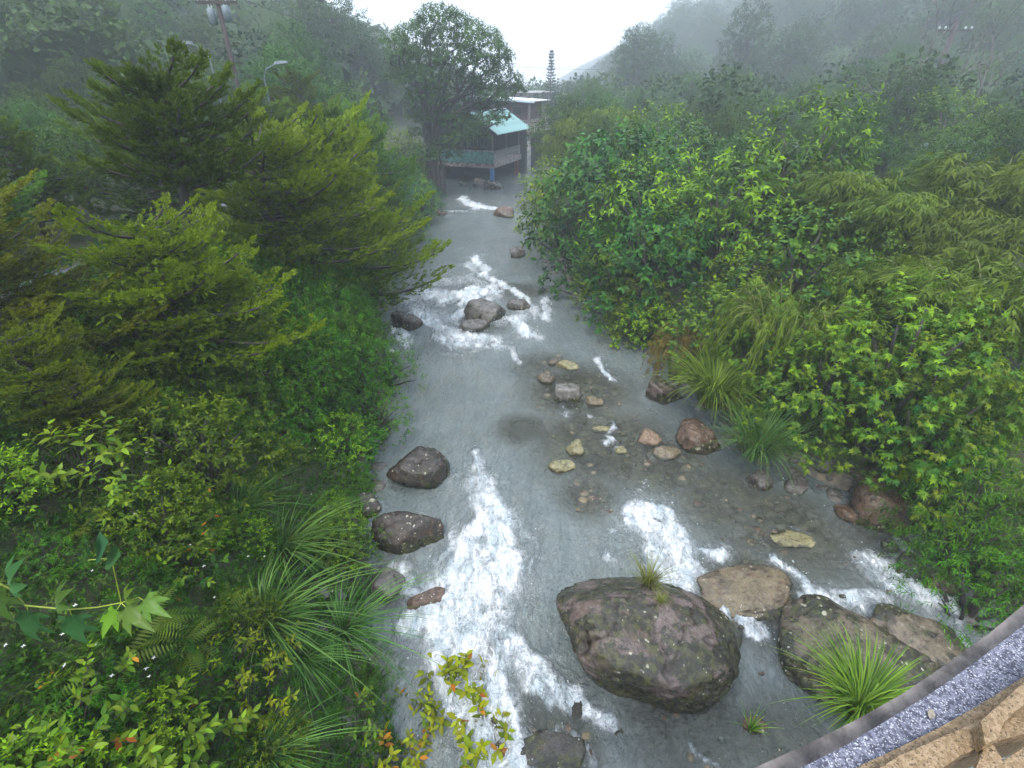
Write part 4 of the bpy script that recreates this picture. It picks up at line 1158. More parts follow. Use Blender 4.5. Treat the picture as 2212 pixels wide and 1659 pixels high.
for (px, py, s, lab) in [(60, 1500, .8, 'large fern at the lower left corner'), (140, 1130, .7, 'dark fern under the broad leaved shrub at the left'), (20, 1570, .7, 'fern at the very left edge near the bottom'),
                         (300, 1330, .8, 'fern lying flat right of the lobed leaf branch'), (380, 1390, .8, 'fern in the middle of the lower left bank'), (230, 1400, .8, 'fern below the lobed leaf branch'), (460, 1290, .7, 'fern left of the arching grass')]:
    x, y, z = hit(px, py, .25); put('fern', x, y, z, None, s, lab, 'fern', 'ferns on the left bank')

# ------------------------------------------------------------------ plants near enough for their leaves to be told apart: each large leaf is a part
def single_leaf(kind, mat, tint):
    v, f = LEAF[kind]
    return mesh_np('leaf', v, f, np.full(len(v), tint), mat, smooth=False)
def leaf_meshes(kind, mat, n=5, lo=.05, hi=.95):
    return [single_leaf(kind, mat, lo + (hi - lo) * i / (n - 1)) for i in range(n)]
LM = {'big': leaf_meshes('ovate', M['big']), 'yellow': leaf_meshes('ovate', M['yellow']), 'lobed': leaf_meshes('lobed', M['lobed']), 'round': leaf_meshes('round', M['lobed'], 5, 0, .5),
      'orange': leaf_meshes('ovate', M['autumn'], 3), 'pale': leaf_meshes('simple', M['yellow'], 5, .1, .7)}
def leafy(name, label, loc, seed, kind, r, h, nsprig, k, slen, ll, spread=1.0, droop=.3, new=.6, toff=0, stem='bark', orange=0, lean=(0, 0), lname='leaf'):
    R = np.random.default_rng(seed); o = empty(name, loc); tag(o, label, 'shrub', 'shrubs with large leaves on the near left bank')
    d = rdir(R, nsprig, -.15); O = d * np.array([r, r, h * .62]) * R.uniform(.55, 1.0, nsprig)[:, None] + np.array([lean[0], lean[1], h * .38])
    a = sprigs(R, O, d + np.array([0, 0, .5]), k, slen, ll, spread, droop, new, tbase=R.uniform(0, .45, nsprig) + toff)
    x = nrm(a[1]); y = nrm(np.cross(a[2], x)); z = np.cross(x, y)
    for i in range(len(x)):
        ms = LM['orange'] if R.random() < orange else LM[kind]
        me = ms[int(np.clip(a[4][i] * len(ms), 0, len(ms) - 1))]
        q = bpy.data.objects.new(lname, me); COL.objects.link(q); q.parent = o; s = a[3][i]
        q.matrix_local = Matrix(((x[i][0] * s, y[i][0] * s, z[i][0] * s, a[0][i][0]), (x[i][1] * s, y[i][1] * s, z[i][1] * s, a[0][i][1]), (x[i][2] * s, y[i][2] * s, z[i][2] * s, a[0][i][2]), (0, 0, 0, 1)))
    mb = MB()
    for p, q in zip(O, d):
        e = p + q * slen
        mb.tube([Vector((lean[0] * .3, lean[1] * .3, -.3)), Vector(p * .55), Vector(p), Vector(e)], [.012, .008, .006, .003], 3)
    part('stem', mb.mesh('stem', M[stem], True), o)
    return o
for (px, py, off, kind, r, h, n, k, ll, tf, orr, lab) in [
  (150, 985, .6, 'big', .62, .85, 30, 7, .17, .30, 0, 'shrub with the largest yellow green leaves at the left edge, below the golden juniper'),
  (250, 1040, .5, 'big', .55, .75, 34, 7, .12, .25, 0, 'yellow green shrub right of the one with the largest leaves'),
  (300, 890, .6, 'big', .65, .85, 38, 7, .13, .05, .02, 'grey green shrub with drooping leaves, uppermost of the large leaved shrubs'),
  (380, 960, .5, 'big', .50, .7, 30, 7, .11, .0, .02, 'dull green shrub right of the grey green drooping one'),
  (390, 1120, .5, 'big', .50, .6, 32, 7, .11, .12, .05, 'leafy shrub with a few orange leaves left of the arching grass'),
  (385, 1215, .4, 'big', .34, .5, 26, 8, .12, .0, .02, 'dark glossy shrub hanging below the one with orange leaves'),
  (560, 1365, .4, 'pale', .45, .5, 34, 7, .085, .35, 0, 'bright yellow green shrub in front of the middle grass clump'),
  (470, 1410, .4, 'pale', .42, .45, 30, 7, .08, .2, 0, 'soft green shrub left of the bright yellow green one'),
  (560, 1490, .4, 'pale', .45, .5, 32, 7, .095, .3, 0, 'yellow green shrub below the bright one near the bottom'),
  (300, 1600, .5, 'big', .45, .5, 28, 7, .14, .25, .0, 'large leaved light green shrub at the bottom edge left'),
  (420, 1600, .5, 'big', .38, .5, 24, 7, .13, .2, .02, 'light green shrub at the bottom right of the large leaved one'),
  (130, 1590, .4, 'big', .42, .5, 26, 7, .12, .2, .04, 'mottled shrub in the lower left corner'),
  (200, 1480, .4, 'big', .38, .45, 22, 7, .10, .1, .02, 'dark shrub above the mottled shrub in the lower left corner'),
  (985, 1480, .7, 'yellow', .55, .75, 38, 6, .19, .32, .05, 'tall shrub with yellow and orange leaves hanging over the foam'),
  (1040, 1600, .6, 'yellow', .45, .65, 26, 6, .18, .25, .04, 'yellow green shrub at the bottom centre against the white water'),
  (830, 1640, .5, 'yellow', .36, .45, 20, 6, .15, .45, .22, 'orange yellow leaved plant at the bottom edge of the left bank'),
  (880, 1560, .5, 'yellow', .46, .55, 30, 6, .13, .15, .08, 'green shrub flecked with orange between the two yellow shrubs'),
  (760, 1560, .4, 'big', .36, .45, 24, 6, .10, .1, .05, 'green shrub left of the orange flecked one'),
]:
    x, y, z = hit(px, py, off)
    leafy('broad_leaf_shrub', lab, (x, y, z - .02), px * 7 + py, kind, r, h, n, k, .22 if ll > .1 else .16, ll, 1.05, .35, .6, tf, orange=orr)
# the long branch of lobed leaves crossing the left edge
o = empty('lobed_leaf_branch'); tag(o, 'bright stemmed branch of big lobed leaves reaching in from the left edge', 'branch')
Yb = 2.25
LMB = {'lobed': leaf_meshes('lobed', M['lobed_big'], 5, 0, .95), 'round': leaf_meshes('round', M['lobed_big'], 5, 0, .5)}
bp_ = [D(-60, 1235, Yb), D(20, 1270, Yb), D(55, 1308, Yb), D(150, 1317, Yb), D(210, 1312, Yb), D(262, 1302, Yb), D(300, 1290, Yb)]
mb = MB(); mb.tube(bp_, [.009, .008, .007, .006, .005, .004, .003], 6)
part('stem', mb.mesh('stem', M['lime_stem'], True), o)
for (px, py, tx, ty, s, kd, tn) in [(25, 1272, 20, 1160, .33, 'lobed', 1), (58, 1308, 75, 1420, .36, 'lobed', 1), (150, 1317, 185, 1420, .32, 'lobed', 1), (120, 1310, 165, 1225, .25, 'lobed', 2), (262, 1302, 300, 1340, .26, 'lobed', 3), (262, 1302, 235, 1345, .2, 'lobed', 4),
                              (270, 1300, 285, 1240, .18, 'lobed', 3), (300, 1290, 350, 1325, .22, 'lobed', 3), (200, 1195, 175, 1170, .19, 'round', 1), (205, 1200, 230, 1155, .22, 'round', 1), (225, 1210, 262, 1195, .18, 'round', 2), (-20, 1255, 10, 1340, .3, 'lobed', 2)]:
    a = D(px, py, Yb); b = D(tx, ty, Yb - .1); d = (b - a).normalized()
    n = Vector((0.1, -.55, .85)); y_ = n.cross(d).normalized(); z_ = d.cross(y_)
    s *= 1.12; st = a + d * .05
    q = bpy.data.objects.new('leaf', LMB['lobed' if kd == 'lobed' else 'round'][tn]); COL.objects.link(q); q.parent = o
    q.matrix_local = Matrix(((d.x * s, y_.x * s, z_.x * s, st.x), (d.y * s, y_.y * s, z_.y * s, st.y), (d.z * s, y_.z * s, z_.z * s, st.z), (0, 0, 0, 1)))
    mb = MB(); mb.tube([a, st], [.004, .003], 4); mb.build('petiole', M['lime_stem'], o)
mb = MB(); mb.tube([D(-60, 1235, Yb), Vector((-3.4, 1.7, 4.6)), Vector((-3.9, 1.4, landz(-3.9, 1.4) - .2))], [.01, .014, .02], 6)
mb.build('lower_stem', M['bark'], o)
mb = MB(); mb.tube([D(190, 1210, Yb), D(240, 1205, Yb), D(262, 1302, Yb)], [.003, .003, .004], 4); mb.build('side_stem', M['lime_stem'], o)

# ------------------------------------------------------------------ herbs covering the near banks: nobody could count them
def cover(name, label, seed, n, region, leaf, k, slen, ll, mat, hmax, spread=.9, toff=0.0, new=.4, side=1, droop=.25):
    R = np.random.default_rng(seed); y = region[0] + (region[1] - region[0]) * R.uniform(0, 1, n) ** region[4]
    dl = R.uniform(region[2], region[3], n)
    x = (xl(y) - dl) if side else (xr(y) + dl)
    z = land(x, y) + hmax * np.clip(.5 + .9 * n2(x, y, 1.1, 3, seed), .05, 1.2) * R.uniform(.15, 1, n)
    O = np.stack([x, y, z], -1); d = rdir(R, n, .0) + np.array([0, 0, .5])
    tb = R.uniform(0, .3, n) + toff + .3 * n2(x, y, .8, 2, seed + 3)
    a = sprigs(R, O, d, k, slen, ll, spread, droop, new, tbase=tb)
    V, F, T = scatter(LEAF[leaf], *a)
    o = link(name, mesh_np(name, V, F, T, mat)); tag(o, label, 'ground cover', kind='stuff'); return o
cover('herb_cover', 'small leaved green herbs covering the near left bank', 801, 13000, (0.6, 11, -.35, 5.2, 1.1), 'flake', 7, .12, .058, M['herb'], .42)
cover('star_leaf_herbs', 'narrow leaved herbs in star shaped tufts on the near left bank', 802, 2600, (1.5, 7, -.4, 2.2, 1), 'narrow', 9, .03, .10, M['herb'], .55, 1.25, .1, .3, droop=.05)
cover('fern_cover', 'olive fern like undergrowth on the lower left bank', 803, 3200, (0.0, 6, 1.5, 7.5, 1), 'lance', 9, .24, .085, M['fern'], .35, 1.2, 0, .3)
cover('bank_undergrowth', 'mixed undergrowth on the left bank beyond the cypresses', 804, 5200, (9, 45, -.2, 7, 1.6), 'flake', 7, .28, .13, M['herb'], .5)
cover('right_bank_undergrowth', 'dark undergrowth along the right bank', 805, 7000, (3.0, 40, -.1, 12, 1.5), 'flake', 7, .26, .12, M['herb'], .5, side=0)
R = np.random.default_rng(31); n = 130
y = R.uniform(2, 12, n); x = xl(y) - R.uniform(-.2, 2.6, n); z = land(x, y) + R.uniform(.3, .6, n)
O = np.repeat(np.stack([x, y, z], -1), 4, 0); a = np.tile(np.arange(4) * 1.57, n) + .3
d = np.stack([np.cos(a), np.sin(a), 0 * a + .2], -1)
o = link('white_flowers', mesh_np('white_flowers', *scatter(LEAF['ovate'], O, d, np.tile([0, 0, 1.0], (len(O), 1)), R.uniform(.014, .026, len(O)), R.uniform(0, 1, len(O))), M['flower']))
tag(o, 'tiny white flowers sprinkled over the left bank herbs', 'flowers', kind='stuff')

# ------------------------------------------------------------------ right bank
GR = 'leafy bushes on the right bank'
for (x, y, z, key, s, lab) in [
  (2.3, 30.0, None, 'sh_b', 1.5, 'yellow green bush farthest up the right bank, touching the house in the photo'),
  (2.6, 26.0, None, 'sh_b', 1.6, 'yellow green bush overhanging the river opposite the far reeds'),
  (3.5, 22.4, None, 'sh_c', 1.6, 'large bush bulging over the water at the upper rapids'),
  (5.3, 24.5, None, 'sh_c', 1.75, 'yellow tipped bush forming the top of the big right bank thicket'),
  (5.7, 20.2, None, 'sh_b', 1.65, 'yellow tipped bush in the middle of the big right bank thicket'),
  (3.3, 20.2, None, 'sh_c', 1.0, 'dark bush drooping to the water under the bulging bush'),
  (3.9, 18.2, None, 'sh_a', .95, 'dark bush at the waterline between the rapids and the shallows'),
  (4.6, 16.3, None, 'sh_b', .85, 'lighter bush at the waterline above the dead vines'),
  (5.2, 17.4, None, 'sh_c', 1.35, 'dark green bush low over the water below the big thicket'),
  (7.6, 22.3, None, 'sh_d', 1.7, 'darker bush behind the big right bank thicket'),
  (7.6, 17.8, None, 'sh_b', 1.55, 'bush with drooping yellow shoots right of the big thicket'),
  (7.4, 15.2, None, 'sh_a', .8, 'green bush hanging beside the brown dead vines'),
  (8.6, 14.2, None, 'round', 1.4, 'blue green round leaved bush between the thicket and the hanging bamboo'),
  (5.0, 28.3, None, 'sh_d', 1.6, 'dull green bush behind the top of the thicket'),
  (7.9, 27.5, None, 'sh_a', 1.7, 'dark bush in the second row behind the thicket'),
  (10.3, 19.5, None, 'sh_c', 1.45, 'dark bush in the hollow left of the bamboo grove')]:
    put(key, x, y, z, None, s, lab, 'bush', GR)
for (px, py, Y, key, s, cat, lab) in [
  (1562, 400, 19.5, 'round', 1.15, 'bush', 'bright round vine covered bush standing out above the thicket'),
  (1990, 720, 8.8, 'lobe', 1.25, 'bush', 'lobed leaf bush with yellow tips right of the hanging bamboo, the largest of its kind'),
  (1830, 700, 9.6, 'lobe', 1.1, 'bush', 'lobed leaf bush just under the hanging bamboo'),
  (1690, 640, 11.6, 'round', 1.25, 'bush', 'broad leaved bush left of the hanging bamboo'),
  (1590, 600, 13.0, 'lobe', 1.1, 'bush', 'pale lobed leaf bush behind the broad leaved one'),
  (2110, 760, 7.9, 'lobe', 1.0, 'bush', 'lobed leaf bush near the right edge of the photo'),
  (1905, 500, 13.0, 'round', .8, 'bush', 'dark rounded bush in front of the bamboo stems'),
  (1395, 690, 15.6, 'sh_b', .75, 'bush', 'small light green bush dipping to the water left of the dead vines')]:
    p = D(px, py, Y); gz = landz(p.x, p.y)
    h = ZMAX[key] * s
    o = put(key, p.x, p.y, max(gz, p.z - h * .9) if p.z - h * .9 > gz else gz, None, s, lab, cat, GR)
    if p.z - h * .9 > gz:      # raise the plant by stretching its stems down to the ground
        o.location.z = gz; k = (p.z - gz) / (h * .9); o.scale = (o.scale[0], o.scale[1], o.scale[2] * min(k, 1.8))
p = D(1750, 560, 11.0); gz = landz(p.x, p.y)
put('weep', p.x, p.y, gz, 0, ((1.25, 1.1, (p.z - gz) / 2.6 * 1.02)), 'bright hanging bamboo mound in the middle of the right bank', 'bamboo', 'bamboo on the right bank')
p = D(1480, 680, 13.0); gz = landz(p.x, p.y)
PROTO['dead'] = make_weeping(304, 2.6, 1.2, 'dead'); PROTO['dead'].name = 'dead_vines'
put('dead', p.x, p.y, gz, 0, (.8, .7, (p.z - gz) / 2.6), 'brown dead vines hanging over the rocks on the right bank', 'vines')
GB = 'bamboo on the right bank'
for (px, py, Y, key, s, lab) in [
  (1890, 330, 16.5, 'bam_a', 1.0, 'bamboo clump with bare dark stems showing at its foot, middle of the grove'),
  (1995, 375, 15.0, 'bam_a', 1.0, 'bamboo clump right of the one with bare stems'),
  (1770, 370, 19.5, 'bam_b', 1.15, 'bamboo clump at the left end of the grove'),
  (2110, 420, 13.5, 'bam_a', .95, 'bamboo clump near the right edge, upper row'),
  (2210, 300, 15.5, 'bam_a', 1.1, 'tall bamboo clump cut by the right edge of the photo'),
  (2060, 560, 11.5, 'bam_b', 1.0, 'bamboo clump above the lobed leaf bushes'),
  (2190, 560, 10.3, 'bam_b', 1.05, 'bamboo clump at the right edge, lower row'),
  (1900, 560, 12.6, 'bam_b', .75, 'low bamboo clump right of the hanging bamboo'),
  (1700, 330, 24.0, 'bam_b', 1.2, 'bamboo clump behind the left end of the grove'),
  (1240, 235, 36.0, 'bam_a', 1.1, 'bamboo clump beside the house, nearest to the river'),
  (1320, 215, 38.0, 'bam_b', 1.5, 'feathery bamboo clump right of the house'),
  (2150, 840, 8.3, 'bam_b', .6, 'low bamboo at the right edge above the fine leaved bushes')]:
    p = D(px, py, Y); gz = landz(p.x, p.y); zs = (p.z - gz) / ZMAX[key]
    put(key, p.x, p.y, gz, None, (s, s, max(.5, min(2.4, zs))), lab, 'bamboo', GB)
for (px, py, Y, s, lab) in [
  (2110, 880, 7.7, .75, 'fine leaved dark green bush above the rust brown boulder'),
  (2170, 960, 6.9, .85, 'fine leaved bush right of the rust brown boulder'),
  (2190, 1000, 6.3, 1.0, 'fine leaved bush cut by the right edge of the photo'),
  (2165, 1110, 6.1, .8, 'fine leaved bush drooping toward the right hand rapid'),
  (2195, 1190, 5.3, .85, 'fine leaved bush nearest to the bridge'),
  (2010, 830, 8.6, .8, 'fine leaved bush at the left end of those by the rust brown boulder'),
  (1770, 850, 10.0, .7, 'shaded bush right of the bright grass clump'),
  (1790, 800, 9.8, .6, 'shaded bush above the darker grass clump')]:
    p = D(px, py, Y); gz = landz(p.x, p.y); k = max(.6, min(2.4, (p.z - gz) / (ZMAX['fi_a'] * s * .95)))
    put('fi_a', p.x, p.y, gz, None, (s, s, s * k), lab, 'bush', 'fine leaved bushes on the right bank')
for i, y in enumerate(np.arange(8.5, 16, .8)):
    put(RP.choice(['fi_a', 'sh_a', 'bl_a']), xr(y) + RP.uniform(1.8, 2.6), y, None, None, RP.uniform(.45, .7), 'shaded bush low on the right bank behind the grasses', 'bush', 'shaded bushes')
GG = 'grass clumps by the water'
for (px, py, key, s, dz, lab) in [
  (1528, 905, 'gr_a', 1.6, .75, 'bright green grass clump between two rocks on the right bank'),
  (1625, 1000, 'gr_b', 1.5, .5, 'darker fine grass clump below the bright one on the right bank'),
  (1855, 1530, 'gr_a', 1.05, .35, 'lush bright grass clump beside the bridge wall'),
  (1632, 1552, 'gr_d', 1.0, .15, 'tiny grass tuft on a small rock right of the huge boulder'),
  (1600, 885, 'gr_a', .5, .2, 'small yellow green tuft at the right foot of the bright grass clump')]:
    p = P(px, py, .5); 
    put(key, p.x, p.y, max(landz(p.x, p.y) - .02, dz + float(water_z(p.y))), None, s, lab, 'grass', GG)
def on_stone(px, py, zg):
    """the point of the huge boulder seen at that pixel"""
    o = [q for q in COL.objects if q.get('label', '').startswith('huge purplish')][0]
    V = np.array([(o.matrix_basis @ v.co)[:] for v in o.data.vertices]); V = V[V[:, 2] > .5]
    dep = V[:, 1] * cp - (V[:, 2] - CAM_H) * sp
    ax = 1106 + FOC * V[:, 0] / dep; ay = 829.5 - FOC * (V[:, 1] * sp + (V[:, 2] - CAM_H) * cp) / dep
    i = np.argmin((ax - px) ** 2 + (ay - py) ** 2 + (V[:, 2].max() - V[:, 2]) * 40); return V[i]
q = on_stone(1400, 1262, 0); put('gr_e', q[0], q[1], q[2] - .04, 0, .82, 'dry tipped grass tuft growing on top of the huge boulder', 'grass', GG)
q = on_stone(1425, 1300, 0); put('gr_e', q[0], q[1], q[2] - .03, 2.0, .30, 'small brownish tuft just below the dry tipped one on the huge boulder', 'grass', GG)
# ------------------------------------------------------------------ named trees
def top_tree(key, px, py, Y, h0, label, cat='tree', group=None, wide=1.0, rz=None):
    p = D(px, py, Y); gz = landz(p.x, p.y); s = (p.z - gz) / ZMAX[key]
    return put(key, p.x, p.y, gz, rz, (s * wide, s * wide, s), label, cat, group)
GT = 'trees standing out on the right'
top_tree('dense', 1990, 140, 34, 6.8, 'large dense rounded dark tree below the right utility pole', group=GT)
top_tree('dense', 1890, 215, 33, 6.8, 'lower dense tree on the left shoulder of the large rounded one', group=GT, wide=1.1)
top_tree('tr_c', 1870, 118, 47, 8.5, 'dark pointed tree left of the large rounded tree', group=GT)
top_tree('tr_c', 1930, 135, 50, 8.5, 'dark bluish tree just behind the large rounded tree', group=GT)
top_tree('tr_b', 1840, 255, 27, 6, 'light green tree at the left foot of the large rounded tree', group=GT)
top_tree('tr_b', 1960, 85, 62, 6, 'pale green tree on the slope left of the right utility pole', group=GT, wide=1.1)
top_tree('wispy', 2150, -110, 42, 9, 'thin wispy tree with bare ascending twigs at the upper right corner', group=GT)
top_tree('wispy', 2245, -60, 38, 9, 'thin trunked tree cut by the right edge of the photo', group=GT, wide=.8)
top_tree('tr_b', 2180, 225, 24, 6, 'yellowish bushy tree at the right edge below the wispy tree', group=GT)
top_tree('tr_d', 1660, 190, 45, 4.5, 'greyish spreading tree in the middle distance on the right', group=GT, wide=1.2)
top_tree('tr_a', 1740, 175, 48, 7, 'broad green tree in the middle distance left of the dark pointed tree', group=GT)
top_tree('tr_a', 1580, 180, 55, 7, 'hazy tree below the ridge on the right slope', group=GT)
top_tree('tr_b', 1230, 190, 40, 6, 'sparse brownish tree right behind the house', group=GT)
top_tree('tr_a', 1300, 190, 44, 7, 'tree right of the sparse brownish one behind the house', group=GT)
top_tree('tr_d', 1420, 240, 34, 4.5, 'dark tree behind the big right bank thicket', group=GT, wide=1.2)
top_tree('spire', 1192, 106, 90, 9, 'tall narrow araucaria alone against the white sky', group=None, wide=.9)
GP = 'palms on the left ridge'
for px, py, Y, lab in [(808, 55, 66, 'lone palm on the ridge just left of the tall tree'), (612, 12, 62, 'palm on the ridge right of the utility pole'), (590, 5, 64, 'palm beside another on the ridge near the utility pole'), (640, 20, 66, 'small palm on the ridge left of the hazy crowned tree')]:
    top_tree('palm', px, py, Y, 7.4, lab, group=GP, wide=.75)
top_tree('tr_a', 700, -35, 60, 7, 'hazy flat crowned tree rising above the left ridge', group='trees on the left ridge', wide=1.1)
top_tree('tr_c', 665, -30, 62, 8.5, 'hazy tree just left of the flat crowned one on the ridge', group='trees on the left ridge')
top_tree('tr_a', 760, 35, 64, 7, 'hazy tree on the ridge right of the flat crowned one', group='trees on the left ridge')
top_tree('tr_b', 590, 85, 30, 6, 'pale leaved tree behind the cypresses right of the left pole', group='trees behind the cypresses')
top_tree('cyp_c', 640, 140, 26, 5.4, 'dark layered conifer behind the cypresses beside the pale leaved tree', group='trees behind the cypresses')
top_tree('tr_d', 700, 160, 34, 4.5, 'light green rounded tree behind the cypresses', group='trees behind the cypresses', wide=1.5)

# ------------------------------------------------------------------ the tall tree by the house
def hero():
    R = np.random.default_rng(71); o = thing('tall_spreading_tree', 'tall spreading tree with layered leafy crown left of the house', 'tree')
    base = D(935, 388, 42); base.z = landz(base.x, base.y)
    o.location = base
    cl = [(948, 42, 34), (985, 52, 26), (920, 62, 26), (890, 82, 32), (848, 88, 20), (866, 112, 22), (1010, 72, 32), (1045, 92, 34), (965, 90, 38), (1068, 118, 28), (925, 118, 40), (985, 128, 44), (1030, 145, 40),
          (880, 138, 34), (858, 165, 26), (900, 172, 36), (950, 170, 42), (1000, 185, 44), (1050, 172, 30), (1078, 150, 22), (1088, 130, 16), (1062, 205, 26), (1110, 182, 17), (1128, 192, 13), (1095, 205, 16), (1112, 165, 10),
          (920, 212, 38), (965, 222, 44), (1015, 228, 38), (1058, 236, 26), (1090, 228, 16), (935, 255, 36), (985, 262, 34), (1030, 268, 24), (1052, 262, 20), (1010, 284, 18), (900, 245, 22), (912, 290, 30), (955, 300, 30), (915, 335, 28), (938, 360, 26), (985, 300, 20), (890, 330, 20), (1005, 300, 20), (1040, 296, 13), (972, 330, 20), (960, 312, 24), (1026, 284, 16), (1070, 262, 12), (1085, 250, 14)]
    C, Rad = [], []
    for px, py, r in cl:
        p = D(px, py, 42 + R.uniform(-2.4, 2.4)) - base; s = r * .037
        C.append(p[:]); Rad.append((s, s * 1.15, s * .56))
    C = np.array(C)
    v = crown_plant(72, C, Rad, 140, 'simple', 7, .40, .25, 1.0, .45, .35, -.3, .85, toff=.15, topnew=.35)
    part('crown', mesh_np('crown', *v, M['hero']), o)['kind'] = 'stuff'
    mb = MB()
    for dx, r in ((0, .32), (.45, .2), (-.4, .18), (.9, .14)):
        mb.tube([(dx, 0, -1), (dx * .9 + .1, .1, 1.6), (dx * .7, .1, 3.4), (dx * 1.6 + .2, 0, 5.2)], [r, r * .85, r * .7, r * .5], 8)
    part('trunk', mb.mesh('trunk', M['bark'], True), o)
    mb = MB(); limbs(mb, R, (0.3, 0.05, 3.6), C, .12, .5, 6, .3)
    part('limbs', mb.mesh('limbs', M['bark'], True), o)
hero()
for (px, py, Y, s, lab) in [(890, 360, 33, 1.3, 'bluish green shrub in front of the tall tree at the left waterline'), (915, 400, 36, .9, 'low shrub under the tall tree at the water'), (850, 370, 31, 1.2, 'bluish shrub left of the one in front of the tall tree')]:
    p = D(px, py, Y); put('bl_a', p.x, p.y, None, None, s * 1.1, lab, 'shrub', 'shrubs under the tall tree')

# ------------------------------------------------------------------ trees of the valley floor and the two slopes
RT = random.Random(4); placed = []
def far_enough(x, y, d):
    return all((x - a) ** 2 + (y - b) ** 2 > d * d for a, b in placed)
cnt = 0; tries = 0
while cnt < 110 and tries < 6000:
    tries += 1
    y = 20 + 58 * RT.random() ** 1.1; x = xr(y) + 3 + RT.random() ** 1.2 * (y * 1.15 - 3)
    if y < 34 and x < 10: continue
    if x < 9 and y > 44: continue
    d = 2.2 + y * .03
    if not far_enough(x, y, d): continue
    placed.append((x, y)); cnt += 1
    key = RT.choice(['tr_a', 'tr_b', 'tr_d', 'tr_d', 'tr_b', 'sh_a' if y < 40 else 'tr_a'])
    g = landz(x, y)
    hmax = {'tr_a': 7, 'tr_b': 6, 'tr_d': 4.5, 'sh_a': 2.6}[key]
    tgt = RT.uniform(2.4, 3.9) + max(0, y - 35) * .05
    put(key, x, y, g, None, tgt / hmax * (1.15 if key != 'sh_a' else 1.2), 'tree in the mixed woods on the valley floor right of the river', 'tree', 'trees of the valley floor')
cnt = 0; tries = 0
while cnt < 92 and tries < 6000:
    tries += 1
    y = RT.uniform(66, 270); x = 6 + RT.random() * (y * .9)
    if y > 110 and x > 150: continue
    if x < y * .14 + 4 and y > 84: continue
    if not far_enough(x, y, 5.0): continue
    placed.append((x, y)); cnt += 1
    put(RT.choice(['tr_a', 'tr_b', 'tr_c', 'tr_a', 'tr_d']), x, y, landz(x, y) - .5, None, RT.uniform(1.0, 1.5) * (1 + y / 400), 'hazy tree in the forest on the right hillside', 'tree', 'trees of the right hillside')
cnt = 0; tries = 0
while cnt < 104 and tries < 6000:
    tries += 1
    y = RT.uniform(16, 90); x = xl(y) - 7 - RT.random() * (y * 1.0)
    if y < 30 and x > -11: continue
    if not far_enough(x, y, 3.0 + y * .012): continue
    placed.append((x, y)); cnt += 1
    s = RT.uniform(.45, .62) if y < 34 else RT.uniform(.7, 1.15)
    put(RT.choice(['tr_a', 'tr_b', 'tr_c', 'tr_d', 'tr_d', 'cyp_c']), x, y, landz(x, y) - .3, None, s, 'hazy tree in the woods on the left hillside', 'tree', 'trees of the left hillside')
cnt = 0; tries = 0
while cnt < 74 and tries < 3000:
    tries += 1
    y = RT.uniform(5, 26); x = xl(y) - 7.5 - RT.random() * (6 + y * .9)
    if not far_enough(x, y, 1.9): continue
    placed.append((x, y)); cnt += 1
    put(RT.choice(['tr_b', 'tr_d', 'tr_d', 'cyp_c', 'bl_a', 'fi_a']), x, y, landz(x, y) - .1, None, RT.uniform(.42, .6), 'tree or bush filling the lane side behind the cypresses', 'tree', 'growth behind the cypresses')
# the unbroken forest canopy behind them, which reads as one mass: domed crowns of many sizes under a cover of leaf clusters
def crown_h(x, y, c=5.6):
    i0, j0 = np.floor(x / c), np.floor(y / c); best = np.full(x.shape, .4); tn = np.zeros(x.shape)
    for di in (-1, 0, 1):
        for dj in (-1, 0, 1):
            i, j = i0 + di, j0 + dj; z = i * 0
            cx = (i + .15 + .7 * _hash(i, j, z, 1)) * c; cy_ = (j + .15 + .7 * _hash(i, j, z, 2)) * c
            r = 2.5 + 1.9 * _hash(i, j, z, 3); h = 2.4 + 4.2 * _hash(i, j, z, 4)
            q = np.hypot(x - cx, y - cy_) / r
            hh = np.where(q < 1, h * (.35 + .65 * np.sqrt(np.maximum(0, 1 - q * q))), 0)
            tn = np.where(hh > best, _hash(i, j, z, 5), tn); best = np.maximum(best, hh)
    return best, tn
def wooded(x, y):
    L = xl(y) - x; Rr = x - xr(y)
    return ((L > 6) | (Rr > 10) | (y > 90)) & (np.hypot(x, y) > 42) & ~((x > -9) & (x < 8) & (y < 75))
R = np.random.default_rng(55); n = 210000
th = R.uniform(-math.radians(56), math.radians(56), n); dd = 42 + 270 * R.uniform(0, 1, n) ** 1.5
x = dd * np.sin(th); y = dd * np.cos(th); k = wooded(x, y); x, y = x[k], y[k]
hh, tn = crown_h(x, y)
z = land(x, y) + hh * (.25 + .8 * R.uniform(0, 1, len(x)) ** .45)
O = np.stack([x, y, z], -1); d = rdir(R, len(O), -.7); nn = rdir(R, len(O), .35)
me = scatter(LEAF['flake'], O, d, nn, R.uniform(.45, 1.0, len(O)) * np.clip(dd[k] / 95, .62, 1.9), np.clip(tn * .8 + R.uniform(-.15, .3, len(O)), 0, 1))
ta = np.linspace(-math.radians(60), math.radians(60), 420); rd = 42 * (320 / 42) ** np.linspace(0, 1, 230)
TA, RD = np.meshgrid(ta, rd); x = (RD * np.sin(TA)).ravel(); y = (RD * np.cos(TA)).ravel()
hh, tn = crown_h(x, y); z = land(x, y) + hh * .80 + .55 * n2(x, y, .9, 3, 64)
k = wooded(x, y); idx = np.arange(420 * 230).reshape(230, 420)
F = np.stack([idx[:-1, :-1], idx[:-1, 1:], idx[1:, 1:], idx[1:, :-1]], -1).reshape(-1, 4); F = F[k[F].all(1)]
F = np.vstack([F[:, [0, 1, 2]], F[:, [0, 2, 3]]])
me = merge([me, (np.stack([x, y, z], -1), F, np.clip(tn * .6, 0, 1))])
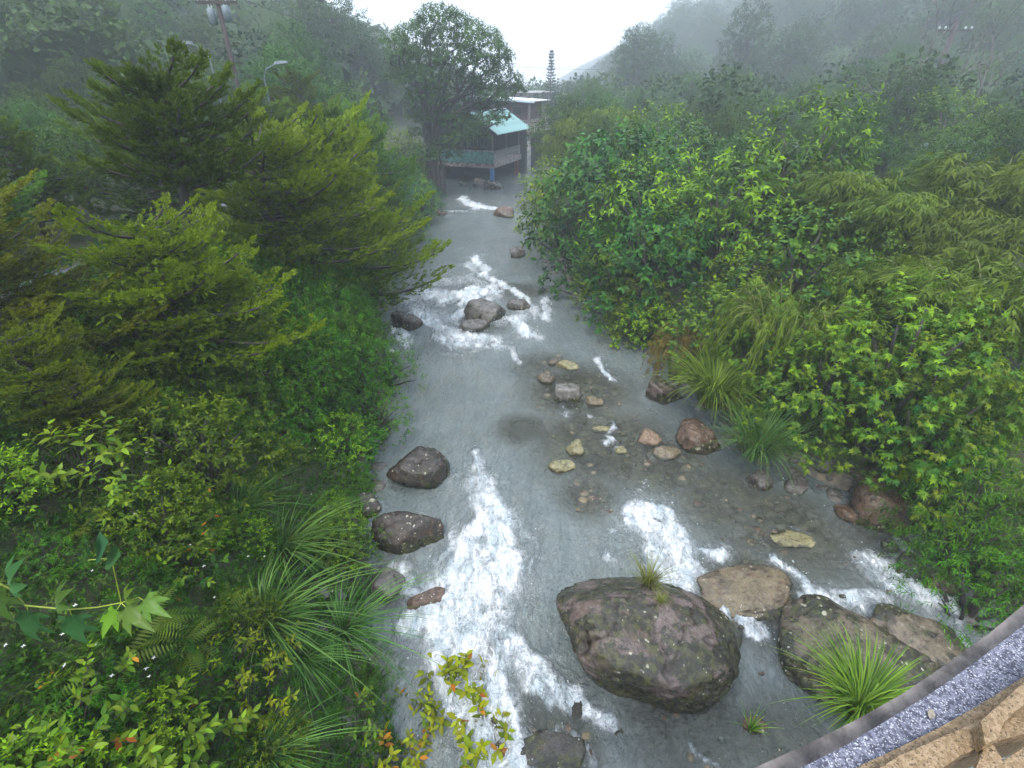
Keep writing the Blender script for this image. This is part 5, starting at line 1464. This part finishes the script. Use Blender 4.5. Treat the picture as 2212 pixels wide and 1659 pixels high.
o = link('forest_canopy', mesh_np('forest_canopy', *me, M['hillforest'])); tag(o, 'unbroken hazy forest covering the far slopes', 'forest', kind='stuff')
# ------------------------------------------------------------------ the house by the river
def corr(name, col, scale):
    m, nt, out = newmat(name); N = NT(nt)
    tc = N.n('TexCoord').outputs['Object']
    f = N.noise(tc, 1.5, 5)
    N.l(N.pri(N.mix(N.ss(f, .35, .7), col, tuple(q * .72 for q in col)), .35), out.inputs[0]); return m
M['roof_teal'] = corr('teal_painted_sheet', (0.20, 0.36, 0.35), 1)
M['roof_pale'] = corr('pale_sheet', (0.50, 0.62, 0.68), 1)
M['roof_white'] = corr('white_sheet', (0.72, 0.75, 0.78), 1)
M['teal'] = flatmat('teal_paint', (0.08, 0.26, 0.23), .6)
M['concrete'] = flatmat('old_concrete', (0.36, 0.31, 0.29), .8, .4)
M['concrete_dark'] = flatmat('stained_concrete', (0.15, 0.13, 0.11), .6, .5, 3, .02, 20)
M['blue'] = flatmat('blue_paint', (0.05, 0.22, 0.52), .5)
M['maroon'] = flatmat('maroon_boards', (0.12, 0.055, 0.06), .7)
M['dark_wall'] = flatmat('dark_wall', (0.05, 0.05, 0.055), .7)
M['red_paint'] = flatmat('dull_red_paint', (0.22, 0.05, 0.045), .6)
M['white_paint'] = flatmat('white_paint', (0.72, 0.72, 0.72), .5)
M['wood'] = flatmat('grey_timber', (0.16, 0.14, 0.13), .7)
M['greenery'] = M['herb']
m, nt, out = newmat('window_glass'); N = NT(nt); N.l(N.pri((0.03, 0.04, 0.045), .06, spec=.8), out.inputs[0]); M['glass'] = m

C0 = D(1066, 353, 48)
uu = Vector((-.935, .355, 0)).normalized(); vv_ = Vector((.355, .935, 0)).normalized()
HM = Matrix((( uu.x, vv_.x, 0, C0.x), (uu.y, vv_.y, 0, C0.y), (0, 0, 1, 0), (0, 0, 0, 1)))
wl0 = float(water_z(48))
house = empty('riverside_house'); house.matrix_world = HM
tag(house, 'two storey riverside house with teal corrugated roof and a blue column under its deck', 'house')
dz = C0.z                                              # deck top height
def hb(name, mat, *bx):
    b = MB()
    for q in bx: b.box(*q)
    return b.build(name, mat, house)
hb('deck', M['concrete'], (0, 6.5, 0, 7.2, dz - .42, dz))
hb('edge_beam', M['teal'], (-.03, 6.3, -.05, -.003, dz - .05, dz + .95))
hb('parapet_cap', M['concrete'], (-.06, 6.4, -.08, .06, dz + .953, dz + 1.02))
hb('side_kerb', M['concrete'], (-.06, -.003, 0, 7.3, dz - .40, dz + .12))
hb('column', M['blue'], (.12, .44, .12, .44, -.6, dz - .423))
hb('column', M['red_paint'], (.1, .4, 6.4, 6.75, -.6, dz - .423))
hb('column', M['concrete_dark'], (5.2, 5.6, .3, .7, -.6, dz - .423))
hb('rear_wall', M['dark_wall'], (-.5, 7.0, 7.21, 7.5, -.8, dz + 2.3))
hb('side_wall', M['dark_wall'], (6.51, 6.8, 0, 7.2, -.8, dz + 2.3))
hb('inner_wall', M['dark_wall'], (1.6, 6.5, 3.4, 3.6, dz, dz + 2.4))
for k in range(4):
    w = hb('window', M['wood'], (1.9 + k * 1.1, 2.75 + k * 1.1, 3.33, 3.397, dz + .9, dz + 1.9))
    b = MB(); b.box(1.97 + k * 1.1, 2.30 + k * 1.1, 3.30, 3.327, dz + .97, dz + 1.83); b.box(2.35 + k * 1.1, 2.68 + k * 1.1, 3.30, 3.327, dz + .97, dz + 1.83)
    part('pane', b.mesh('pane', M['glass']), w)
for k, (a, c) in enumerate([(.1, .1), (3.1, .1), (6.2, .1), (.1, 3.5), (.1, 6.9)]):
    hb('post', M['wood'], (a, a + .12, c, c + .12, dz, dz + 2.42))
# railing along the right side: every baluster
hb('hand_rail', M['wood'], (-.03, .04, .3, 7.0, dz + .92, dz + .98))
bal = MB().box(-.015, .015, 0, .03, dz + .12, dz + .92).mesh('baluster', M['white_paint'])
for k in range(26): part('baluster', bal, house, loc=(0, .35 + k * .26, 0))
# things standing on the deck
for k, (a, h, mt, lab) in enumerate([(1.0, .35, 'dark_wall', 'leftmost of the small dark pots on the deck parapet'), (1.7, .3, 'maroon', 'reddish pot on the deck parapet'), (2.3, .4, 'dark_wall', 'dark pot in the middle of the deck parapet'), (3.0, .5, 'dark_wall', 'largest dark pot on the deck parapet')]):
    q = HM @ Vector((a, -.02, dz + 1.02)); r_ = .13
    o = empty('flower_pot', q); tag(o, lab, 'pot', 'pots on the deck parapet')
    b = MB(); b.tube([(0, 0, 0), (0, 0, h * .5), (0, 0, h * .6)], [r_ * .75, r_, r_ * 1.1], 10); b.build('pot', M[mt], o)
    Rk = np.random.default_rng(k); aa = sprigs(Rk, rdir(Rk, 10, 0) * .12 + np.array([0, 0, h * .7]), rdir(Rk, 10, .2), 5, .12, .12)
    part('plant', mesh_np('plant', *scatter(LEAF['simple'], *aa), M['herb']), o)
# gable roof: ridge along the depth, both slopes of single corrugated sheets
zr, ze = D(1056, 241, 48.8).z, D(1076, 290, 47.5).z
def sheets(u0, z0, u1, z1, y0, y1, w, mat, n):
    me = None
    for k in range(n):
        ya = y0 + (y1 - y0) * k / n; wd = (y1 - y0) / n
        if me is None:
            b = MB(); seg = 16; v = []; f = []
            for i in range(seg + 1):
                h = .05 * math.cos(i / seg * 2 * math.pi * 2)
                for (uq, zq) in ((u0, z0), (u1, z1)):
                    v.append((uq, wd * 1.02 * i / seg, zq + h)); v.append((uq, wd * 1.02 * i / seg, zq + h - .02))
            for i in range(seg):
                a = 4 * i; c = a + 4
                f += [(a, c, c + 2, a + 2), (a + 1, a + 3, c + 3, c + 1), (a, a + 1, c + 1, c), (a + 2, c + 2, c + 3, a + 3)]
            b.add(v, f); me = b.mesh('roof_sheet', mat, False)
        part('roof_sheet', me, house, loc=(0, ya, (k % 2) * .006))
sheets(1.9, zr, -.75, ze, -.9, 7.8, 1, M['roof_teal'], 10)
sheets(1.93, zr - .005, 5.6, ze - .25, -.9, 7.8, 1, M['roof_pale'], 10)
hb('ridge_cap', M['roof_white'], (1.8, 2.04, -.95, 7.85, zr + .035, zr + .07))
g = MB(); g.add([(-.4, -.1, ze + .0), (5.2, -.1, ze - .3), (1.9, -.1, zr - .15), (-.4, 0.0, ze), (5.2, 0, ze - .3), (1.9, 0, zr - .15)], [(0, 1, 2), (3, 5, 4), (0, 3, 4, 1), (1, 4, 5, 2), (2, 5, 3, 0)])
g.build('gable', M['dark_wall'], house)
b = MB()
for k in range(14): b.box(-.55 + .02, -.5, -.6 + k * .62, -.55 + k * .62, ze - .12, ze - .06)
b.build('rafter_ends', M['wood'], house)

# second house behind
C1 = D(1140, 290, 58)
H2 = Matrix(((-.96, .28, 0, C1.x), (.28, .96, 0, C1.y), (0, 0, 1, 0), (0, 0, 0, 1)))
h2 = empty('maroon_house'); h2.matrix_world = H2
tag(h2, 'maroon boarded house with a low white roof rising behind the teal roofed house', 'house')
z7 = D(1136, 218, 58).z; zb = D(1136, 252, 58).z
b = MB(); b.box(0, 7, 0, 6, zb - .3, z7 - .03); b.build('upper_storey', M['maroon'], h2)
brd = MB().box(0, 6.98, -.03, -.004, 0, .19).mesh('board', M['maroon'])
for k in range(int((z7 - zb) / .21)): part('board', brd, h2, loc=(0, 0, zb - .28 + k * .21))
b = MB(); b.box(-.9, 7.4, -.9, 6.5, 0, .07)
rf = b.build('roof', M['roof_white'], h2); rf.location.z = z7; rf.rotation_euler = (0, math.radians(-3.2), 0)
b = MB(); b.box(-.9, 7.4, -.93, -.903, -.12, .05); q = b.build('fascia', M['roof_pale'], h2); q.location.z = z7; q.rotation_euler = (0, math.radians(-3.2), 0)
for k in range(3):
    b = MB(); b.box(.7 + k * 2, 1.7 + k * 2, -.06, -.033, z7 - 1.3, z7 - .5); w = b.build('window', M['wood'], h2)
    b = MB(); b.box(.76 + k * 2, 1.64 + k * 2, -.08, -.063, z7 - 1.24, z7 - .56); part('pane', b.mesh('pane', M['glass']), w)
zf = D(1140, 283, 58).z
b = MB(); b.box(-1.8, 6, -1.6, 4, zf - .25, zf); b.build('balcony_floor', M['concrete_dark'], h2)
b = MB(); b.box(-1.75, 1, -1.55, -1.49, zf + .82, zf + .9); b.build('hand_rail', M['wood'], h2)
bl_ = MB().box(0, .06, -1.54, -1.5, zf, zf + .82).mesh('baluster', M['white_paint'])
for k in range(14): part('baluster', bl_, h2, loc=(-1.7 + k * .19, 0, 0))
for a in (-.6, .9): 
    b = MB(); b.box(a, a + .35, -1.2, -.85, -1, zf - .253); b.build('column', M['white_paint'], h2)
b = MB(); b.box(-.1, .1, -.1, .1, zf, z7 - .1); q = b.build('post', M['wood'], h2); q.location = (-.3, -.6, 0)
b = MB(); b.box(.0, 6.9, .05, 5.9, -1, zf - .26); b.build('lower_storey', M['dark_wall'], h2)

# faint flat roofed building far up the valley
o = empty('flat_roofed_building', D(1160, 232, 92)); o.location.z = landz(o.location.x, o.location.y) - .3
tag(o, 'faint flat roofed building in the mist right of the houses', 'building')
ht = D(1160, 196, 92).z - o.location.z
b = MB(); b.box(-3.6, 2.2, 0, 6, 0, ht - .3); b.build('walls', M['concrete'], o)
b = MB(); b.box(-4.0, 2.6, -.5, 6.4, ht - .29, ht); b.build('roof_slab', M['white_paint'], o)
for k in range(4):
    b = MB(); b.box(-3.3 + k * 1.4, -2.4 + k * 1.4, -.06, -.003, ht - 1.9, ht - .9); b.build('window', M['glass'], o)

# small roofs glimpsed through the trees on the right
for (px, py, Y, w, mt, lab) in [(2062, 308, 31, 2.6, 'roof_pale', 'low shed with a bluish roof half hidden under the large rounded tree'), (2095, 332, 28, 1.7, 'roof_teal', 'small teal roofed hut just right of the bluish shed')]:
    p = D(px, py, Y); gz = landz(p.x, p.y); o = empty('garden_shed', (p.x, p.y, gz), .2); tag(o, lab, 'shed', 'sheds on the right')
    b = MB(); b.box(-w / 2, w / 2, -.9, .9, 0, p.z - gz - .25); b.build('walls', M['wood'], o)
    b = MB(); b.add([(-w * .58, -1.2, p.z - gz - .35), (w * .58, -1.2, p.z - gz - .35), (w * .58, 0, p.z - gz + .12), (-w * .58, 0, p.z - gz + .12), (w * .58, 1.2, p.z - gz - .35), (-w * .58, 1.2, p.z - gz - .35),
            (-w * .58, -1.2, p.z - gz - .41), (w * .58, -1.2, p.z - gz - .41), (w * .58, 1.2, p.z - gz - .41), (-w * .58, 1.2, p.z - gz - .41)], [(0, 1, 2, 3), (3, 2, 4, 5), (0, 6, 7, 1), (5, 4, 8, 9), (6, 9, 8, 7), (1, 7, 8, 4, 2), (0, 3, 5, 9, 6)])
    b.build('roof', M[mt], o)
    b = MB(); b.box(-.35, .35, -.95, -.903, 0.02, min(1.9, p.z - gz - .5)); b.build('door', M['maroon'], o)
# glimpses of the grey lane wall behind the left trees
o = empty('lane_wall', (-10.2, 6.5, 0)); tag(o, 'pale grey stone wall glimpsed between the cypress trunks', 'wall')
Rw = random.Random(3); gz = landz(-10.2, 11) - .55
st = MB(); st.box(0, .34, 0, .52, 0, .26); bm_ = st.mesh('stone', None); 
st = MB(); st.box(0.0, .30, 0, .50, 0, .24)
blk = bmesh.new(); me_ = st.mesh('stone', flatmat('grey_wall_stone', (0.20, 0.21, 0.23), .8, .3)); blk.from_mesh(me_)
bmesh.ops.bevel(blk, geom=blk.edges[:], offset=.03, segments=1, affect='EDGES'); blk.to_mesh(me_); blk.free()
for r in range(3):
    for c in range(22):
        yy = c * .53 + (r % 2) * .26
        q = part('stone', me_, o, loc=(Rw.uniform(-.03, .03), yy, gz + r * .255)); q.rotation_euler = (0, 0, Rw.uniform(-.03, .03))

# ------------------------------------------------------------------ utility poles, lamps, wires
M['pole'] = flatmat('weathered_pole', (0.05, 0.035, 0.032), .8)
M['metal'] = flatmat('grey_metal', (0.16, 0.21, 0.23), .5)
M['wire'] = flatmat('wire', (0.02, 0.02, 0.02), .5, bump=0)
M['porcelain'] = flatmat('porcelain', (0.62, 0.68, 0.68), .3, bump=0)
p = D(508, 160, 30); gz = landz(p.x, p.y); zt = D(486, -30, 30).z
o = empty('utility_pole', (p.x, p.y, gz)); tag(o, 'brown utility pole with two transformer cans rising behind the cypresses on the left', 'utility pole', 'utility poles')
b = MB(); b.tube([(0, 0, -.5), (0, 0, zt - gz)], [.13, .10], 10); b.build('pole', M['pole'], o, True)
for (px, py) in ((478, 36), (496, 30)):
    q = D(px, py, 29.8); q = q - Vector((p.x, p.y, gz)); s = -1 if px < 490 else 1
    b = MB(); b.tube([(0, 0, -.32), (0, 0, -.3), (0, 0, .3), (0, 0, .36)], [.13, .19, .19, .10], 12)
    t_ = b.build('transformer', M['metal'], o, True); t_.location = (s * .38, -.1, q.z)
    b = MB(); b.tube([(.07, 0, .34), (.07, 0, .52)], .03, 6); b.tube([(-.07, 0, .34), (-.07, 0, .52)], .03, 6)
    k_ = part('bushing', b.mesh('bushing', M['porcelain']), t_)
zc = D(486, 6, 30).z - gz
b = MB(); b.box(-1.0, 1.0, -.17, -.06, zc - .06, zc + .06); b.build('crossarm', M['pole'], o)
for k in (-.9, -.45, .45, .9):
    b = MB(); b.tube([(k, -.11, zc + .06), (k, -.11, zc + .16), (k, -.11, zc + .24)], [.03, .055, .03], 8); b.build('insulator', M['porcelain'], o)
pl = Vector((p.x, p.y - .1, gz + zc + .24))
p = D(2030, 145, 60); gz = landz(p.x, p.y); zt = D(2036, 45, 60).z
o = empty('utility_pole', (p.x, p.y, gz)); tag(o, 'utility pole with a crossarm and white insulators above the large rounded tree on the right', 'utility pole', 'utility poles')
b = MB(); b.tube([(0, 0, -.5), (0, 0, zt - gz)], [.30, .25], 10); b.build('pole', M['pole'], o, True)
zc = D(2036, 66, 60).z - gz
b = MB(); b.box(-1.7, 1.7, -.2, -.08, zc - .08, zc + .08); b.build('crossarm', M['pole'], o)
for k in (-1.6, -1.0, 1.0, 1.6):
    b = MB(); b.tube([(k, -.14, zc + .08), (k, -.14, zc + .2), (k, -.14, zc + .34)], [.05, .11, .06], 8); b.build('insulator', M['porcelain'], o)
pr = Vector((p.x, p.y - .14, gz + zc + .34))
def wire(a, b_, sag, label, r=.016):
    a, b_ = Vector(a), Vector(b_); pts = [a.lerp(b_, t) + Vector((0, 0, -sag * 4 * t * (1 - t))) for t in np.linspace(0, 1, 25)]
    m_ = MB(); m_.tube(pts, r, 4); q = m_.build('overhead_wire', M['wire']); tag(q, label, 'wire', 'overhead wires')
GWL = 'thin overhead wire running between the far poles above the valley'
wire(pl + Vector((-.9, 0, 0)), (-70, 52, 19), 1.0, 'thin wire running left from the brown pole')
wire(pl + Vector((.9, 0, 0)), (-6.5, 95, 13.5), 1.2, 'thin wire running from the brown pole down the valley')
wire((-6, 95, 11.5), (60, 118, 13.5), 1.4, 'thin wire crossing the white sky below the araucaria top', .02)
for k in (-1.6, 1.6): wire(pr + Vector((k, 0, 0)), (pr.x - 22 + k, 22, 26), .8, 'wire rising from the right hand pole out of the photo')
for (px, py, Y, dirx, lab) in [(614, 138, 24, 1, 'grey street lamp with a curved arm behind the cypresses, right of the pole'), (397, 95, 26, -1, 'pale street lamp peeping above the leaning cypress, left of the pole')]:
    p = D(px, py, Y); bx_ = p.x - dirx * .95; gz = landz(bx_, p.y)
    o = empty('street_lamp', (bx_, p.y, gz)); tag(o, lab, 'street lamp', 'street lamps on the left bank')
    hgt = p.z - gz
    b = MB(); b.tube([(0, 0, -.3), (0, 0, hgt - .5), (dirx * .15, 0, hgt - .18), (dirx * .6, 0, hgt)], [.04, .028, .022, .018], 8); b.build('post', M['metal'], o, True)
    b = MB(); b.add([(dirx * (.55), -.08, hgt - .02), (dirx * 1.1, -.07, hgt + .03), (dirx * 1.1, .07, hgt + .03), (dirx * .55, .08, hgt - .02), (dirx * .6, -.05, hgt + .10), (dirx * 1.05, -.04, hgt + .11), (dirx * 1.05, .04, hgt + .11), (dirx * .6, .05, hgt + .10)],
        [(0, 1, 2, 3), (4, 7, 6, 5), (0, 4, 5, 1), (1, 5, 6, 2), (2, 6, 7, 3), (3, 7, 4, 0)])
    b.build('lamp_head', M['metal'], o)

# ------------------------------------------------------------------ the bridge edge
def granite(name, c1, c2, c3, sc, rough=.3, bump=.004):
    m, nt, out = newmat(name); N = NT(nt)
    tc = N.n('NewGeometry').outputs['Position']
    n1 = N.noise(tc, sc, 3, .7); n2_ = N.noise(tc, sc * 2.6, 2, .6); n3 = N.noise(tc, 5, 4)
    c = N.mix(N.ss(n1, .44, .56), c1, c2)
    c = N.mix(N.ss(n2_, .56, .64), c, c3)
    c = N.mix(N.math('MULTIPLY', N.ss(n3, .4, .7), .3), c, tuple(q * .6 for q in c1))
    N.l(N.pri(c, rough, N.bump(n1, bump), .5), out.inputs[0]); return m
M['granite'] = granite('blue_grey_granite', (0.045, 0.045, 0.07), (0.15, 0.155, 0.205), (0.48, 0.48, 0.52), 62, .6, .001)
M['sandstone'] = granite('tan_granite', (0.20, 0.13, 0.06), (0.29, 0.20, 0.11), (0.07, 0.045, 0.02), 50, .45, .01)
M['pinkstone'] = granite('pinkish_granite', (0.30, 0.22, 0.16), (0.40, 0.31, 0.24), (0.12, 0.08, 0.05), 50, .45, .01)
M['beam'] = flatmat('wet_concrete', (0.22, 0.19, 0.17), .6, .5, 5, .02, 20)
br = empty('bridge_parapet', (0, 0, 0)); tag(br, 'curved bridge edge of speckled blue grey granite with a tan stone balustrade base', 'bridge')
zt = 6.2
OUT = [P(a, b, zt) for a, b in [(1240, 1860), (1500, 1770), (1727, 1659), (1825, 1610), (1917, 1554), (2015, 1494), (2107, 1429), (2212, 1349), (2330, 1250), (2500, 1090)]]
INN = [P(a, b, zt) for a, b in [(1340, 1960), (1610, 1800), (1857, 1659), (1945, 1618), (2030, 1575), (2122, 1522), (2212, 1464), (2312, 1392), (2430, 1300), (2600, 1150)]]
def strip(A, B, zt_, zb_, name, mat, i0=0, i1=None, bev=.006):
    A, B = A[i0:i1], B[i0:i1]; v = []; f = []
    for a, b_ in zip(A, B): v += [(a.x, a.y, zt_), (b_.x, b_.y, zt_), (b_.x, b_.y, zb_), (a.x, a.y, zb_)]
    n = len(A)
    for i in range(n - 1):
        c = 4 * i
        f += [(c, c + 1, c + 5, c + 4), (c + 1, c + 2, c + 6, c + 5), (c + 2, c + 3, c + 7, c + 6), (c + 3, c, c + 4, c + 7)]
    f += [(0, 3, 2, 1), (4 * n - 4, 4 * n - 3, 4 * n - 2, 4 * n - 1)]
    b = MB(); b.add(v, f); return b.build(name, mat, br, False, bev)
strip(OUT, INN, zt, zt - .09, 'coping_stone', M['granite'], 0, 4)
strip(OUT, INN, zt - .0008, zt - .09, 'coping_stone', M['granite'], 3, 7)
strip(OUT, INN, zt, zt - .09, 'coping_stone', M['granite'], 6, None)
LED = [P(a, b, 5.95) for a, b in [(1215, 1850), (1490, 1755), (1722, 1648), (1820, 1598), (1914, 1544), (2010, 1478), (2100, 1412), (2212, 1318), (2330, 1218), (2500, 1058)]]
strip(LED, [q - Vector((0, .02, 0)) for q in INN], 6.105, 5.2, 'concrete_beam', M['beam'])
IN2 = [q + (q - p_) * 1.5 for p_, q in zip(OUT, INN)]
strip(INN, IN2, zt + .035, zt - .09, 'balustrade_base', M['sandstone'], bev=.012)
A_ = [i.lerp(j, .30) for i, j in zip(INN, IN2)]
strip(A_, IN2, zt + .085, zt + .036, 'base_moulding', M['sandstone'], bev=.015)
# the carved, pierced stone standing on the moulding: a moulded frame round a dark hollow
def slab(pxs, z0, z1, name, mat, bev=.01):
    a = [P(q[0], q[1], z1) for q in pxs]; n = len(a)
    b = MB(); b.add([(q.x, q.y, z1) for q in a] + [(q.x, q.y, z0) for q in a], [tuple(range(n))] + [(i, n + i, n + (i + 1) % n, (i + 1) % n) for i in range(n)] + [tuple(range(2 * n - 1, n - 1, -1))])
    return b.build(name, mat, br, False, bev)
slab([(2300, 1400), (2212, 1470), (2118, 1556), (2128, 1610), (2158, 1596), (2168, 1566), (2190, 1540), (2230, 1512), (2300, 1462)], zt + .087, zt + .15, 'carved_rim', M['sandstone'], .012)
slab([(2118, 1566), (2124, 1618), (2090, 1700), (2300, 1700), (2300, 1600), (2212, 1612), (2168, 1640), (2150, 1612)], zt + .087, zt + .118, 'carved_panel', M['sandstone'], .010)
b = MB(); b.box(-2.6, 2.6, -1.5, -.06, 0, .16); q = b.build('bridge_deck', M['concrete'], br); q.location = (.6, .2, zt - .25); q.rotation_euler = (0, 0, math.radians(21))
# fallen leaf on the coping
v, f = LEAF['ovate']
q = link('fallen_leaf', mesh_np('fallen_leaf', v, f, np.full(len(v), 1.0), flatmat('cream_leaf', (0.65, 0.58, 0.45), .6)), None, P(2008, 1552, zt + .006), (0, 0, .7), (.05, .05, .05))
tag(q, 'small cream fallen leaf lying on the granite coping', 'leaf')
for k, o in PROTO.items():
    if k not in USED: print('unused', k)
for c in (960, ):
    pass
